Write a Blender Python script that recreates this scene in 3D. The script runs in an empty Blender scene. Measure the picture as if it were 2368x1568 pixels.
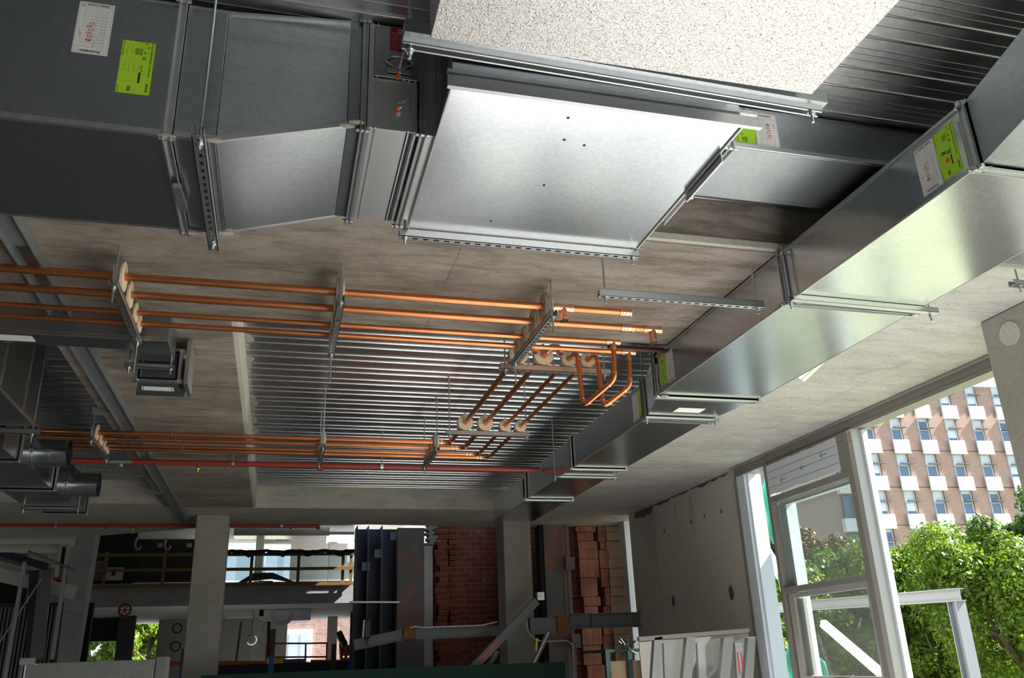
import bpy, math, random
import numpy as np
from mathutils import Vector, Matrix, Euler
random.seed(7); rng = np.random.default_rng(7)
SC = bpy.context.scene
C = SC.collection
# ------------------------------------------------------------------ camera
RM = [[0.9665206393255872, -0.05856738053753679, -0.2498153632082382],
      [-0.25415236138308045, -0.35237033259868294, -0.9006895835456841],
      [-0.035276493038033443, 0.934026236591617, -0.35545823720577696]]
FPX = 1958.772
CAM = Vector((0, 0, 1.6))
cd = bpy.data.cameras.new('camera'); cam = bpy.data.objects.new('camera', cd); C.objects.link(cam)
m4 = Matrix(RM).to_4x4(); m4.translation = CAM; cam.matrix_world = m4
cd.sensor_width = 36.0; cd.lens = 36.0 * FPX / 2368.0; cd.clip_start = .05; cd.clip_end = 500
SC.camera = cam
# ------------------------------------------------------------------ sky, sun, exposure
SC.view_settings.view_transform = 'Standard'; SC.view_settings.look = 'None'
SC.view_settings.exposure = 0.0; SC.view_settings.gamma = 1.0; SC.view_settings.use_curve_mapping = False
w = bpy.data.worlds.new('sky'); SC.world = w; w.use_nodes = True
nt = w.node_tree; nt.nodes.clear()
wo = nt.nodes.new('ShaderNodeOutputWorld'); bg = nt.nodes.new('ShaderNodeBackground')
tc = nt.nodes.new('ShaderNodeTexCoord'); sp = nt.nodes.new('ShaderNodeSeparateXYZ'); rp = nt.nodes.new('ShaderNodeValToRGB')
mr = nt.nodes.new('ShaderNodeMapRange'); mr.inputs[1].default_value = -1; mr.inputs[2].default_value = 1
nt.links.new(tc.outputs['Generated'], sp.inputs[0]); nt.links.new(sp.outputs[2], mr.inputs[0]); nt.links.new(mr.outputs[0], rp.inputs[0])
rp.color_ramp.elements[0].position = 0.48; rp.color_ramp.elements[0].color = (.30, .30, .28, 1)
rp.color_ramp.elements[1].position = 0.52; rp.color_ramp.elements[1].color = (.80, .90, 1.0, 1)
e = rp.color_ramp.elements.new(0.95); e.color = (.38, .60, 1.0, 1)
nt.links.new(rp.outputs[0], bg.inputs[0]); bg.inputs[1].default_value = 1.45; nt.links.new(bg.outputs[0], wo.inputs[0])
sl = bpy.data.lights.new('sun', 'SUN'); sl.energy = 29.0; sl.angle = math.radians(.6); sl.color = (1.0, .97, .93)
so = bpy.data.objects.new('sun', sl); C.objects.link(so); so.location = (30, -10, 30)
SUN = Vector((1.0, -0.15, 0.86)).normalized()
so.rotation_euler = SUN.to_track_quat('Z', 'Y').to_euler()

# ------------------------------------------------------------------ helpers
def ray(px, py):
    d = Vector(((px - 1184) / FPX, -(py - 784) / FPX, -1.0))
    return Matrix(RM) @ d
def U(px, py, ax, v):                       # world point of the photo's pixel on the plane axis=v
    d = ray(px, py); i = 'xyz'.index(ax); t = (v - CAM[i]) / d[i]
    return CAM + d * t
ORG = {}
def thing(name, label, cat, loc=(0, 0, 0), group=None):
    o = bpy.data.objects.new(name, None); C.objects.link(o); o.location = loc; o.empty_display_size = .05
    o['label'] = label; o['category'] = cat
    if group: o['group'] = group
    ORG[o.name] = Vector(loc); return o
def tag(o, label=None, cat=None, group=None, kind=None):
    if label: o['label'] = label
    if cat: o['category'] = cat
    if group: o['group'] = group
    if kind: o['kind'] = kind
    return o
class MB:
    def __init__(s): s.v = []; s.f = []; s.sm = []
    def add(s, vs, fs, smooth=False):
        n = len(s.v); s.v += [tuple(p) for p in vs]; s.f += [tuple(i + n for i in f) for f in fs]; s.sm += [smooth] * len(fs); return s
    def box(s, x0, x1, y0, y1, z0, z1):
        if x0 > x1: x0, x1 = x1, x0
        if y0 > y1: y0, y1 = y1, y0
        if z0 > z1: z0, z1 = z1, z0
        vs = [(x, y, z) for x in (x0, x1) for y in (y0, y1) for z in (z0, z1)]
        return s.add(vs, [(0, 1, 3, 2), (4, 6, 7, 5), (0, 4, 5, 1), (2, 3, 7, 6), (0, 2, 6, 4), (1, 5, 7, 3)])
    def hexa(s, p):                         # 8 corners, bottom loop then top loop
        return s.add(p, [(0, 3, 2, 1), (4, 5, 6, 7), (0, 1, 5, 4), (1, 2, 6, 5), (2, 3, 7, 6), (3, 0, 4, 7)])
    def prism(s, poly, vec):
        n = len(poly); P = [Vector(p) for p in poly]; Q = [p + Vector(vec) for p in P]
        return s.add(P + Q, [tuple(range(n))[::-1], tuple(range(n, 2 * n))] + [(i, (i + 1) % n, n + (i + 1) % n, n + i) for i in range(n)])
    def bar(s, p0, p1, a, b, up=(0, 0, 1)):
        p0, p1 = Vector(p0), Vector(p1); d = (p1 - p0).normalized(); u = Vector(up)
        if abs(d.dot(u)) > .98: u = Vector((1, 0, 0))
        r = d.cross(u).normalized(); u = r.cross(d).normalized()
        q = [r * (i * a / 2) + u * (j * b / 2) for i, j in ((-1, -1), (1, -1), (1, 1), (-1, 1))]
        return s.hexa([p0 + k for k in q] + [p1 + k for k in q])
    def ibeam(s, p0, p1, h, wd, t, up=(0, 0, 1)):
        p0, p1 = Vector(p0), Vector(p1); d = (p1 - p0).normalized(); r = d.cross(Vector(up)).normalized(); u = r.cross(d).normalized()
        s.bar(p0, p1, t, h - 2 * t, up)
        for k in (-1, 1): s.bar(p0 + u * k * (h / 2 - t / 2), p1 + u * k * (h / 2 - t / 2), wd, t, up)
        return s
    def tube(s, pts, r, n=14, caps=True, hollow=False):
        pts = [Vector(p) for p in pts]; rings = []
        d0 = (pts[1] - pts[0]).normalized(); ref = Vector((0, 0, 1)) if abs(d0.z) < .9 else Vector((1, 0, 0))
        R = r if isinstance(r, (list, tuple)) else [r] * len(pts)
        for i, p in enumerate(pts):
            a = pts[max(i - 1, 0)]; b = pts[min(i + 1, len(pts) - 1)]; d = (b - a).normalized()
            if i == 0 or i == len(pts) - 1: k = 1
            u = d.cross(ref)
            if u.length < 1e-4: u = d.cross(Vector((0, 1, 0)))
            u.normalize(); v = d.cross(u).normalized(); ref = -v if False else u.cross(d).normalized()
            rings.append([p + (u * math.cos(2 * math.pi * j / n) + v * math.sin(2 * math.pi * j / n)) * R[i] for j in range(n)])
        vs = [q for g in rings for q in g]; fs = []
        for i in range(len(pts) - 1):
            for j in range(n): fs.append((i * n + j, i * n + (j + 1) % n, (i + 1) * n + (j + 1) % n, (i + 1) * n + j))
        s.add(vs, fs, True)
        if caps:
            s.add(rings[0], [tuple(range(n))[::-1]]); s.add(rings[-1], [tuple(range(n))])
        return s
    def ring(s, c, axis, r0, r1, w, n=20):   # an annular band of width w
        c = Vector(c); a = Vector(axis).normalized(); ref = Vector((0, 0, 1)) if abs(a.z) < .9 else Vector((1, 0, 0))
        u = a.cross(ref).normalized(); v = a.cross(u); vs = []
        for q, rr in ((-w / 2, r0), (-w / 2, r1), (w / 2, r1), (w / 2, r0)):
            vs += [c + a * q + (u * math.cos(2 * math.pi * j / n) + v * math.sin(2 * math.pi * j / n)) * rr for j in range(n)]
        fs = []
        for k in range(4):
            for j in range(n): fs.append((k * n + j, k * n + (j + 1) % n, ((k + 1) % 4) * n + (j + 1) % n, ((k + 1) % 4) * n + j))
        return s.add(vs, fs, False)
    def build(s, name, mat, parent=None, label=None, bevel=0, org=None):
        me = bpy.data.meshes.new(name); o = bpy.data.objects.new(name, me); C.objects.link(o)
        base = ORG[parent.name] if parent is not None else Vector(org or (0, 0, 0))
        me.from_pydata([(x - base.x, y - base.y, z - base.z) for x, y, z in s.v], [], s.f); me.update()
        me.polygons.foreach_set('use_smooth', s.sm)
        if mat: me.materials.append(mat)
        if parent is not None: o.parent = parent
        else: o.location = base
        ORG[o.name] = base
        if label: o['label'] = label
        if bevel:
            b = o.modifiers.new('bevel', 'BEVEL'); b.width = bevel; b.segments = 2; b.limit_method = 'ANGLE'; b.angle_limit = math.radians(40)
        return o
def one(mb, name, label, cat, mat, org, group=None, kind=None, bevel=0):
    o = mb.build(name, mat, org=org, bevel=bevel); return tag(o, label, cat, group, kind)
def struct(name, mb, mat, label=None, bevel=0):
    o = mb.build(name, mat, bevel=bevel); o['kind'] = 'structure'
    if label: o['label'] = label; 
    o['category'] = name.split('_')[0].split('.')[0]
    return o
def bend(pts, r, k=6):                       # round the corners of a polyline
    P = [Vector(p) for p in pts]; out = [P[0]]
    for i in range(1, len(P) - 1):
        a = (P[i - 1] - P[i]); b = (P[i + 1] - P[i]); la, lb = a.length, b.length; a.normalize(); b.normalize()
        q = min(r, la * .49, lb * .49)
        for j in range(k + 1):
            t = j / k; out.append((P[i] + a * q) * (1 - t) ** 2 + P[i] * 2 * t * (1 - t) + (P[i] + b * q) * t * t)
    out.append(P[-1]); return out
FONT = {}
def text(body, size, mat, parent, pos, rdir, udir, name='lettering', align='LEFT', bold=0.0):
    cu = bpy.data.curves.new(name, 'FONT'); cu.body = body; cu.size = size; cu.align_x = align; cu.offset = bold; cu.resolution_u = 2
    t = bpy.data.objects.new('t', cu); C.objects.link(t); bpy.context.view_layer.update()
    me = bpy.data.meshes.new_from_object(t.evaluated_get(bpy.context.evaluated_depsgraph_get()))
    bpy.data.objects.remove(t); bpy.data.curves.remove(cu)
    o = bpy.data.objects.new(name, me); C.objects.link(o); me.materials.clear(); me.materials.append(mat)
    r = Vector(rdir).normalized(); u = Vector(udir).normalized(); n = r.cross(u)
    base = ORG[parent.name] if parent else Vector((0, 0, 0))
    M = Matrix((r, u, n)).transposed().to_4x4(); M.translation = Vector(pos) - base
    me.transform(M); o.parent = parent; ORG[o.name] = base; return o

# ------------------------------------------------------------------ materials
def mat(name, col=(.5, .5, .5), rough=.5, metal=0., spec=.5):
    m = bpy.data.materials.new(name); m.use_nodes = True; b = m.node_tree.nodes['Principled BSDF']
    b.inputs['Base Color'].default_value = (*col, 1); b.inputs['Roughness'].default_value = rough; b.inputs['Metallic'].default_value = metal
    b.inputs['Specular IOR Level'].default_value = spec; return m
def N(m, t, **k):
    n = m.node_tree.nodes.new(t)
    for a, b in k.items(): setattr(n, a, b)
    return n
def L(m, a, b): m.node_tree.links.new(a, b)
def coords(m, scale=(1, 1, 1), kind='Object', swap=None):
    t = N(m, 'ShaderNodeTexCoord'); src = t.outputs[kind]
    if swap:
        s = N(m, 'ShaderNodeSeparateXYZ'); c = N(m, 'ShaderNodeCombineXYZ'); L(m, src, s.inputs[0])
        for i, a in enumerate(swap):
            if a in 'xyz': L(m, s.outputs['xyz'.index(a)], c.inputs[i])
        src = c.outputs[0]
    mp = N(m, 'ShaderNodeMapping'); mp.inputs['Scale'].default_value = scale; L(m, src, mp.inputs[0]); return mp.outputs[0]
def noise(m, co, sc, det=4, ro=.55, dist=0):
    n = N(m, 'ShaderNodeTexNoise'); n.inputs['Scale'].default_value = sc; n.inputs['Detail'].default_value = det
    n.inputs['Roughness'].default_value = ro; n.inputs['Distortion'].default_value = dist; L(m, co, n.inputs['Vector']); return n.outputs['Fac']
def ramp(m, fac, stops):
    r = N(m, 'ShaderNodeValToRGB'); L(m, fac, r.inputs[0]); el = r.color_ramp.elements
    while len(el) < len(stops): el.new(.5)
    for i, (p, c) in enumerate(stops):
        el[i].position = p; el[i].color = (*(c if isinstance(c, (tuple, list)) else (c, c, c)), 1)
    return r.outputs[0]
def mix(m, fac, a, b, mode='MIX'):
    x = N(m, 'ShaderNodeMix', data_type='RGBA', blend_type=mode)
    for i, q in ((0, fac), (6, a), (7, b)):
        if hasattr(q, 'links'): L(m, q, x.inputs[i])
        else: x.inputs[i].default_value = q if i == 0 else (*q, 1)
    return x.outputs[2]
def bump(m, h, st, dist=.01):
    b = N(m, 'ShaderNodeBump'); b.inputs['Strength'].default_value = st; b.inputs['Distance'].default_value = dist
    L(m, h, b.inputs['Height']); L(m, b.outputs[0], m.node_tree.nodes['Principled BSDF'].inputs['Normal'])
def setc(m, sock): L(m, sock, m.node_tree.nodes['Principled BSDF'].inputs['Base Color'])
def setr(m, sock): L(m, sock, m.node_tree.nodes['Principled BSDF'].inputs['Roughness'])

def galv(name, c0, c1, r0, r1, sp=90., bs=.06, wave=.25):
    m = mat(name, c0, r0, 1.0); co = coords(m)
    a = noise(m, co, sp, 3); b = noise(m, co, 1.6, 3)
    col = mix(m, a, c0, c1); col = mix(m, ramp(m, b, [(.35, 0.), (.7, .45)]), col, tuple(x * .82 for x in c0))
    vo = N(m, 'ShaderNodeTexVoronoi'); vo.inputs['Scale'].default_value = sp * .8; L(m, co, vo.inputs['Vector']); sx = N(m, 'ShaderNodeSeparateColor'); L(m, vo.outputs['Color'], sx.inputs[0])
    col = mix(m, ramp(m, sx.outputs[0], [(0., .22), (1., 0.)]), col, tuple(x * .55 for x in c0)); setc(m, col)
    v = N(m, 'ShaderNodeMath', operation='MULTIPLY_ADD'); L(m, a, v.inputs[0]); v.inputs[1].default_value = r1 - r0; v.inputs[2].default_value = r0; setr(m, v.outputs[0])
    s = N(m, 'ShaderNodeMath', operation='MULTIPLY_ADD'); L(m, noise(m, co, 1.3, 2), s.inputs[0]); s.inputs[1].default_value = wave * 10; L(m, a, s.inputs[2])
    bump(m, s.outputs[0], bs, .004); return m
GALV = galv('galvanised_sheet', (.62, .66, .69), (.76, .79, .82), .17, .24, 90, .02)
GALVD = galv('galvanised_sheet_shaded', (.40, .43, .46), (.50, .53, .555), .27, .35, 90, .02)  # dull copy of GALV, darkened to paint duct shade into the colour
DECK = galv('galvanised_deck', (.50, .52, .54), (.62, .64, .655), .28, .40, 60, .05)
DECKN = galv('galvanised_deck_near', (.60, .62, .63), (.72, .74, .75), .34, .50, 45, .16, .6)  # paler copy of DECK; near bay's brighter light put into the colour
DECKR = mat('deck_rib_zinc', (.80, .81, .82), .22, 1.)
STRUT = galv('strut_zinc', (.62, .63, .64), (.72, .73, .74), .30, .42, 200)
ROD = mat('zinc_rod', (.62, .66, .68), .35, 1.)
ALU = mat('mill_aluminium', (.72, .72, .73), .28, 1.)
co_ = coords(ALU, (300, 300, 4)); setr(ALU, ramp(ALU, noise(ALU, co_, 1, 2), [(.3, .34), (.7, .44)]))
SPECK = mat('foil_faced_speckle', (.75, .74, .72), .38, .8)
co_ = coords(SPECK); sp_ = noise(SPECK, co_, 150, 2, .6, 1.2)
setc(SPECK, ramp(SPECK, sp_, [(.34, (.30, .25, .22)), (.43, (.66, .64, .62)), (.6, (.82, .81, .80))])); bump(SPECK, sp_, .5, .004)
SEAL = mat('duct_sealant', (.33, .31, .28), .7)
COP = mat('copper', (.86, .36, .17), .24, 1.)
co_ = coords(COP); nn = noise(COP, co_, 5, 2); setc(COP, mix(COP, ramp(COP, nn, [(.3, 0.), (.75, 1.)]), (.80, .31, .13), (.68, .24, .10))); setr(COP, ramp(COP, nn, [(.3, .28), (.7, .38)]))
COPF = mat('copper_fitting', (.95, .50, .32), .2, 1.)
RED = mat('red_pipe_paint', (.30, .035, .022), .35)
WOOD = mat('pale_timber_block', (.72, .56, .42), .6)
co_ = coords(WOOD, (1, 1, 14)); setc(WOOD, mix(WOOD, noise(WOOD, co_, 12, 3), (.66, .50, .37), (.80, .65, .50)))
WHITE = mat('white_paper', (.78, .78, .78), .6); GREEN = mat('lime_paper', (.42, .72, .02), .55); LIMED = mat('lime_paper_dark_print', (.22, .38, .02), .6)
INK = mat('black_ink', (.015, .015, .015), .5); GREYI = mat('grey_print', (.25, .25, .25), .6); RINK = mat('red_marker', (.62, .02, .01), .5)
REDT = mat('red_tag', (.42, .012, .012), .4); ORG_ = mat('orange_plastic', (.75, .10, .02), .4); BRASS = mat('brass', (.75, .55, .2), .3, 1.)
def conc(name, c0, c1, stain=.5, sc=1., streak=(1, 3, 3), joints=None, jc=(.12, .10, .09)):
    m = mat(name, c0, .75, 0, .3); co = coords(m, tuple(k * sc for k in streak)); c2 = coords(m)
    a = noise(m, co, .9, 8, .62, .3); b = noise(m, coords(m, (1, 5, 5)), 2.2, 10, .72, .4); d = noise(m, c2, 45, 4, .6)
    col = mix(m, ramp(m, a, [(.32, 0.), (.66, 1.)]), c0, c1)
    col = mix(m, ramp(m, b, [(.47, 0.), (.68, stain)]), col, (.12, .088, .062))
    col = mix(m, ramp(m, d, [(.25, .35), (.5, 0.)]), col, (.16, .14, .12))
    lg = noise(m, c2, 1.5, 6, .7, .5); col = mix(m, ramp(m, lg, [(.50, 0.), (.70, stain * .75)]), col, (.13, .10, .078))
    pits = noise(m, c2, 22, 2, .5); col = mix(m, ramp(m, pits, [(.74, 0.), (.78, .6)]), col, (.07, .06, .05))
    if joints:
        br = N(m, 'ShaderNodeTexBrick'); br.offset = 0; br.inputs['Scale'].default_value = 1; br.inputs['Brick Width'].default_value = joints[0]; br.inputs['Row Height'].default_value = joints[1]
        br.inputs['Mortar Size'].default_value = .004; br.inputs['Mortar Smooth'].default_value = .3; mp = N(m, 'ShaderNodeMapping'); mp.inputs['Location'].default_value = (joints[2], joints[3], 0)
        L(m, c2, mp.inputs[0]); L(m, mp.outputs[0], br.inputs['Vector']); g = N(m, 'ShaderNodeMath', operation='MULTIPLY'); L(m, br.outputs['Fac'], g.inputs[0])
        L(m, ramp(m, noise(m, c2, 1.1, 3), [(.35, .25), (.6, 1.)]), g.inputs[1]); col = mix(m, g.outputs[0], col, jc)
    setc(m, col); bump(m, b, .25, .004); return m
CEIL = conc('formed_concrete_soffit', (.225, .186, .152), (.37, .322, .28), .85, 1., (1, 3, 3), (2.4, 1.22, 1.55, .13))
CEILR = conc('formed_concrete_soffit_pale', (.40, .385, .365), (.52, .505, .48), .35, 1., (1, 1.6, 1), (1.2, 2.4, .1, .5), (.22, .20, .18))
CONC = conc('smooth_concrete', (.34, .325, .29), (.43, .41, .37), .15, 1., (1, 1, .6))
CONCP = conc('precast_panel', (.54, .51, .46), (.60, .57, .53), .05, .6, (1, 1, 1))
CONCB = conc('beam_side_concrete', (.42, .40, .35), (.55, .52, .47), .35, 1., (1, 1, .5))
CONCD = conc('far_beam_concrete', (.40, .40, .42), (.52, .52, .53), .2)
FLOOR = conc('site_floor', (.36, .36, .355), (.48, .48, .47), .1, 1., (1, 1, 1))
STEEL = mat('primed_steel', (.13, .12, .13), .55); co_ = coords(STEEL)
setc(STEEL, mix(STEEL, ramp(STEEL, noise(STEEL, co_, 1.1, 5, .6, .4), [(.50, 0.), (.64, .8)]), (.13, .125, .135), (.36, .13, .075)))
STEELG = mat('grey_steel', (.16, .17, .18), .5); NAVY = mat('dark_blue_steel', (.025, .033, .055), .5)
RUST = mat('rust', (.20, .075, .025), .8); co_ = coords(RUST); setc(RUST, mix(RUST, noise(RUST, co_, 12, 5), (.10, .045, .02), (.36, .15, .04)))
EXTST = mat('exterior_grey_steel', (.24, .255, .28), .5); BRACE = mat('sun_painted_brace', (.62, .66, .70), .4)  # BRACE is steel with sunlight painted into its colour
FRAME = mat('silver_window_frame', (.50, .49, .47), .35, .3); FRAMED = mat('shadow_grey_frame', (.24, .225, .205), .45); FRAMEL = mat('sky_tinted_frame', (.66, .72, .80), .35)  # FRAMEL paints bluish sky light into the frame colour
DARK = mat('dark_recess', (.012, .013, .016), .8); BLK = mat('black_rubber', (.01, .01, .01), .5); CHARC = mat('charcoal_panel', (.035, .037, .042), .6)  # DARK paints the shade inside bores and unlit openings
PLAST = mat('white_plaster', (.66, .67, .72), .7); PALEW = mat('pale_wall', (.58, .56, .53), .7)
TIMB = mat('yellow_timber', (.26, .15, .035), .6); ORGP = mat('orange_paint', (.62, .10, .02), .45); BLUEP = mat('blue_paint', (.03, .10, .38), .45); RUSTY = mat('rusty_post', (.08, .045, .03), .7)
MESHG = mat('green_shade_cloth', (.010, .045, .030), .8); TARP = mat('green_tarp', (.03, .34, .24), .6)
PLY = mat('plywood', (.42, .28, .17), .6); GRNP = mat('green_paint', (.004, .035, .03), .5); WBOARD = mat('white_board', (.62, .635, .66), .55); BLUEI = mat('blue_print', (.03, .22, .60), .5)
YEL = mat('yellow_tag', (.75, .62, .02), .5); CABLE = mat('grey_cable', (.42, .42, .42), .5); LAMPB = mat('lamp_black', (.01, .01, .01), .4)
GLOW = mat('lamp_face_glass', (.7, .7, .6), .2); SANDST = mat('sandstone', (.42, .30, .19), .7)
def glass(name, tint, op):
    m = bpy.data.materials.new(name); m.use_nodes = True; t = m.node_tree; t.nodes.clear()
    o = t.nodes.new('ShaderNodeOutputMaterial'); a = t.nodes.new('ShaderNodeBsdfTransparent'); g = t.nodes.new('ShaderNodeBsdfGlossy'); d = t.nodes.new('ShaderNodeBsdfDiffuse')
    a.inputs[0].default_value = (*tint, 1); g.inputs['Roughness'].default_value = .02; d.inputs[0].default_value = (.6, .62, .6, 1)
    lw = t.nodes.new('ShaderNodeLayerWeight'); lw.inputs[0].default_value = .5; pw = t.nodes.new('ShaderNodeMath'); pw.operation = 'POWER'; pw.inputs[1].default_value = 4.; f = t.nodes.new('ShaderNodeMath'); f.operation = 'MULTIPLY_ADD'; f.inputs[1].default_value = .6; f.inputs[2].default_value = .03; t.links.new(lw.outputs['Facing'], pw.inputs[0]); t.links.new(pw.outputs[0], f.inputs[0]); x = t.nodes.new('ShaderNodeMixShader'); y = t.nodes.new('ShaderNodeMixShader')
    y.inputs[0].default_value = op; t.links.new(a.outputs[0], y.inputs[1]); t.links.new(d.outputs[0], y.inputs[2])
    t.links.new(f.outputs[0], x.inputs[0]); t.links.new(y.outputs[0], x.inputs[1]); t.links.new(g.outputs[0], x.inputs[2]); t.links.new(x.outputs[0], o.inputs[0]); return m
GLASS = glass('dusty_glass', (.84, .86, .84), .10); NETM = glass('fine_safety_netting', (.72, .78, .80), .05)
def brick(name, c1, c2, mort, bw, bh, ms, swap='xz0', dirt=.5, off=.5):
    m = mat(name, c1, .8, 0, .2); co = coords(m, (1, 1, 1), 'Object', swap); b = N(m, 'ShaderNodeTexBrick'); b.offset = off
    b.inputs['Scale'].default_value = 1; b.inputs['Brick Width'].default_value = bw; b.inputs['Row Height'].default_value = bh; b.inputs['Mortar Size'].default_value = ms
    b.inputs['Color1'].default_value = (*c1, 1); b.inputs['Color2'].default_value = (*c2, 1); b.inputs['Mortar'].default_value = (*mort, 1); L(m, co, b.inputs['Vector'])
    n = noise(m, coords(m), 3, 5); col = mix(m, ramp(m, n, [(.45, 0.), (.75, dirt)]), b.outputs['Color'], (.10, .05, .04)); setc(m, col); bump(m, b.outputs['Fac'], -.4, .01); return m
BRICK = brick('red_brickwork', (.30, .085, .055), (.20, .058, .04), (.30, .17, .13), .23, .086, .007)
BRICKO = brick('salmon_brickwork', (.46, .19, .13), (.38, .14, .095), (.24, .12, .09), .115, .30, .006, dirt=.7, off=0)
BRICKF = brick('far_heritage_brick', (.40, .24, .20), (.30, .17, .14), (.42, .36, .33), .3, .1, .01)
BRICKA = brick('apartment_brick', (.50, .34, .275), (.46, .30, .245), (.42, .30, .26), .5, .12, .012, dirt=.1)
LEAF = []
for i, (a, b) in enumerate((((.06, .12, .008), (.16, .25, .02)), ((.03, .08, .008), (.09, .17, .015)), ((.07, .055, .02), (.13, .10, .035)), ((.014, .04, .006), (.04, .085, .012)))):
    m = mat('leaf_%d' % i, a, .5, 0, .4); gi = N(m, 'ShaderNodeNewGeometry'); setc(m, mix(m, gi.outputs['Random Per Island'], a, b))
    b_ = m.node_tree.nodes['Principled BSDF']; tr = N(m, 'ShaderNodeBsdfTranslucent'); tr.inputs[0].default_value = (b[0], b[1], b[2] * .5, 1)
    mx = N(m, 'ShaderNodeMixShader'); mx.inputs[0].default_value = .35; L(m, b_.outputs[0], mx.inputs[1]); L(m, tr.outputs[0], mx.inputs[2]); L(m, mx.outputs[0], m.node_tree.nodes['Material Output'].inputs[0]); LEAF.append(m)
BARK = mat('bark', (.10, .075, .05), .9); GROUND = mat('ground', (.20, .22, .13), .9)

# ------------------------------------------------------------------ the setting
ZC, ZD = 3.70, 4.00
struct('floor', MB().box(-9, 5.45, -7, 14.2, -.25, 0), FLOOR, 'pale concrete floor slab below the picture')
struct('floor', MB().box(-12, 5.5, 14.2, 48, -.9, -.6), FLOOR, 'pale floor of the hall across the void')
g = struct('floor', MB().box(5.6, 140, -60, 140, -5.2, -5.0), GROUND, 'ground level outside the window')
def cslab(x0, x1, y0, y1, m, lab, z0=ZC): return struct('ceiling', MB().box(x0, x1, y0, y1, z0, 4.3), m, lab, bevel=.004)
cslab(-9, 3.449, 3.77, 5.25, CEIL, 'stained concrete band soffit running across above the copper pipes')
cslab(-1.54, -.39, 5.252, 12.218, CEIL, 'stained concrete band soffit left of the ribbed metal deck')
cslab(3.45, 5.5, 9.16, 12.219, CEILR, 'pale pitted concrete soffit over the precast panel')
cslab(3.45, 5.3, -7, 9.159, CEILR, 'pale pitted concrete soffit beside the window wall')
mb = MB().prism([(-9, 12.22, ZC), (5.6, 12.22, ZC), (5.6, 14.1, ZC), (1.3, 13.67, ZC), (-1.33, 14.12, ZC), (-2.89, 14.97, ZC), (-9, 15.3, ZC)], (0, 0, .6))
struct('ceiling', mb, CONCB, 'grey concrete edge band soffit at the far side of the room')
struct('ceiling', MB().box(-9, -1.542, 11.98, 12.218, ZC, 4.3), CONCB, 'concrete beam side at the far end of the left deck bay')
struct('trim_1', MB().box(-.392, -.36, 5.25, 12.22, ZC + .012, 4.0), CONCP, 'pale formed side of the left band facing the ribbed deck')
struct('trim_2', MB().box(-4, 3.45, 3.735, 3.768, ZC + .012, ZC + .05), CONCB, 'thin concrete lip along the near side of the front band')
def deck(x0, x1, y0, y1, ph, lab, dm=None):
    o = struct('ceiling', MB().box(x0, x1, y0, y1, ZD, 4.3), dm or DECK, lab)
    mb = MB(); y = y0 - (y0 - ph) % .3165
    while y < y1:
        for q in (0, .128):
            if y0 + .02 < y + q < y1 - .02: mb.tube([(x0, y + q, ZD + .001), (x1, y + q, ZD + .001)], .0105, 10, False)
        for q in (.064, .20, .235, .27) if dm else ():
            if y0 + .02 < y + q < y1 - .02: mb.tube([(x0, y + q, ZD + .0015), (x1, y + q, ZD + .0015)], .0035, 6, False)
        y += .3165
    mb.build('rib', DECKR, o, 'bright folded ribs of the metal deck'); return o
deck(-.36, 3.449, 5.25, 12.22, 6.344, 'ribbed galvanised deck over the copper pipes')
deck(-6, -1.541, 5.25, 11.98, 6.344, 'dark ribbed galvanised deck in the left bay')
deck(-4, 3.449, -7, 3.768, 2.245, 'ribbed galvanised deck in the near bay above the big ducts', DECKN)
struct('wall_left', MB().box(-9.3, -9, -7, 15, 0, 4.3), CONC); 
struct('ceiling', MB().box(-9, -4.001, -7, 3.768, ZC, 4.3), CEIL, 'concrete soffit left of the near deck bay')
struct('ceiling', MB().box(-9, -6.001, 5.252, 11.978, ZC, 4.3), CEIL, 'concrete soffit left of the dark deck bay')
struct('wall_back', MB().box(-9, 5.45, -7.3, -7.0, 0, 4.3), CONC)  # unseen; closed to full height to shut out light from behind
struct('ceiling', MB().box(-14, 5.6, 14.3, 41.5, 8.0, 8.3), CONC, 'unseen roof slab added high over the void to dim the hall')  # unseen roof, added to keep sky light out of the hall
struct('wall_left', MB().box(-14.3, -14, 14.2, 41.5, -1, 8.3), CONC)
struct('wall_right', MB().box(5.3, 5.5, 14.4, 29, -1, 8.3).box(5.3, 5.5, 29, 41.5, -1, 4.3), CONC, 'added side wall of the hall across the void, opened at the top for light')  # added wall; its upper opening sets how much light the hall gets
struct('wall_far', MB().box(-14, 5.6, 14.3, 14.5, 4.3, 8.3), CONC, 'storey above the far edge band')
struct('wall_far', MB().box(3.0, 5.6, 14.62, 14.8, -1, 4.3), CONC, 'wall behind the piers')
# precast panel wall right
mb = MB().box(5.3, 5.5, 9.16, 12.6, 0, 3.699); struct('wall_right', mb, CONCP, 'pale precast concrete wall panel with water streaks')
struct('wall_right', MB().box(5.95, 6.1, 12.5, 14.9, -5, 8.3), CONCP, 'added outer wall blocking the sun beyond the precast panel')  # added wall; stops sun reaching the piers through the gap
# concrete fin at the right edge
mb = MB().box(4.64, 5.2, 4.0, 4.47, 0, 3.699); fin = one(mb, 'concrete_column', 'grey concrete column at the right edge with a round patch on its side', 'column', CONC, (4.9, 4.05, 0), bevel=.012)
MB().tube([(4.6395, 4.252, 3.535), (4.634, 4.252, 3.535)], .082, 28).build('round_patch', CONCP, fin, 'pale round cast patch')
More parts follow.
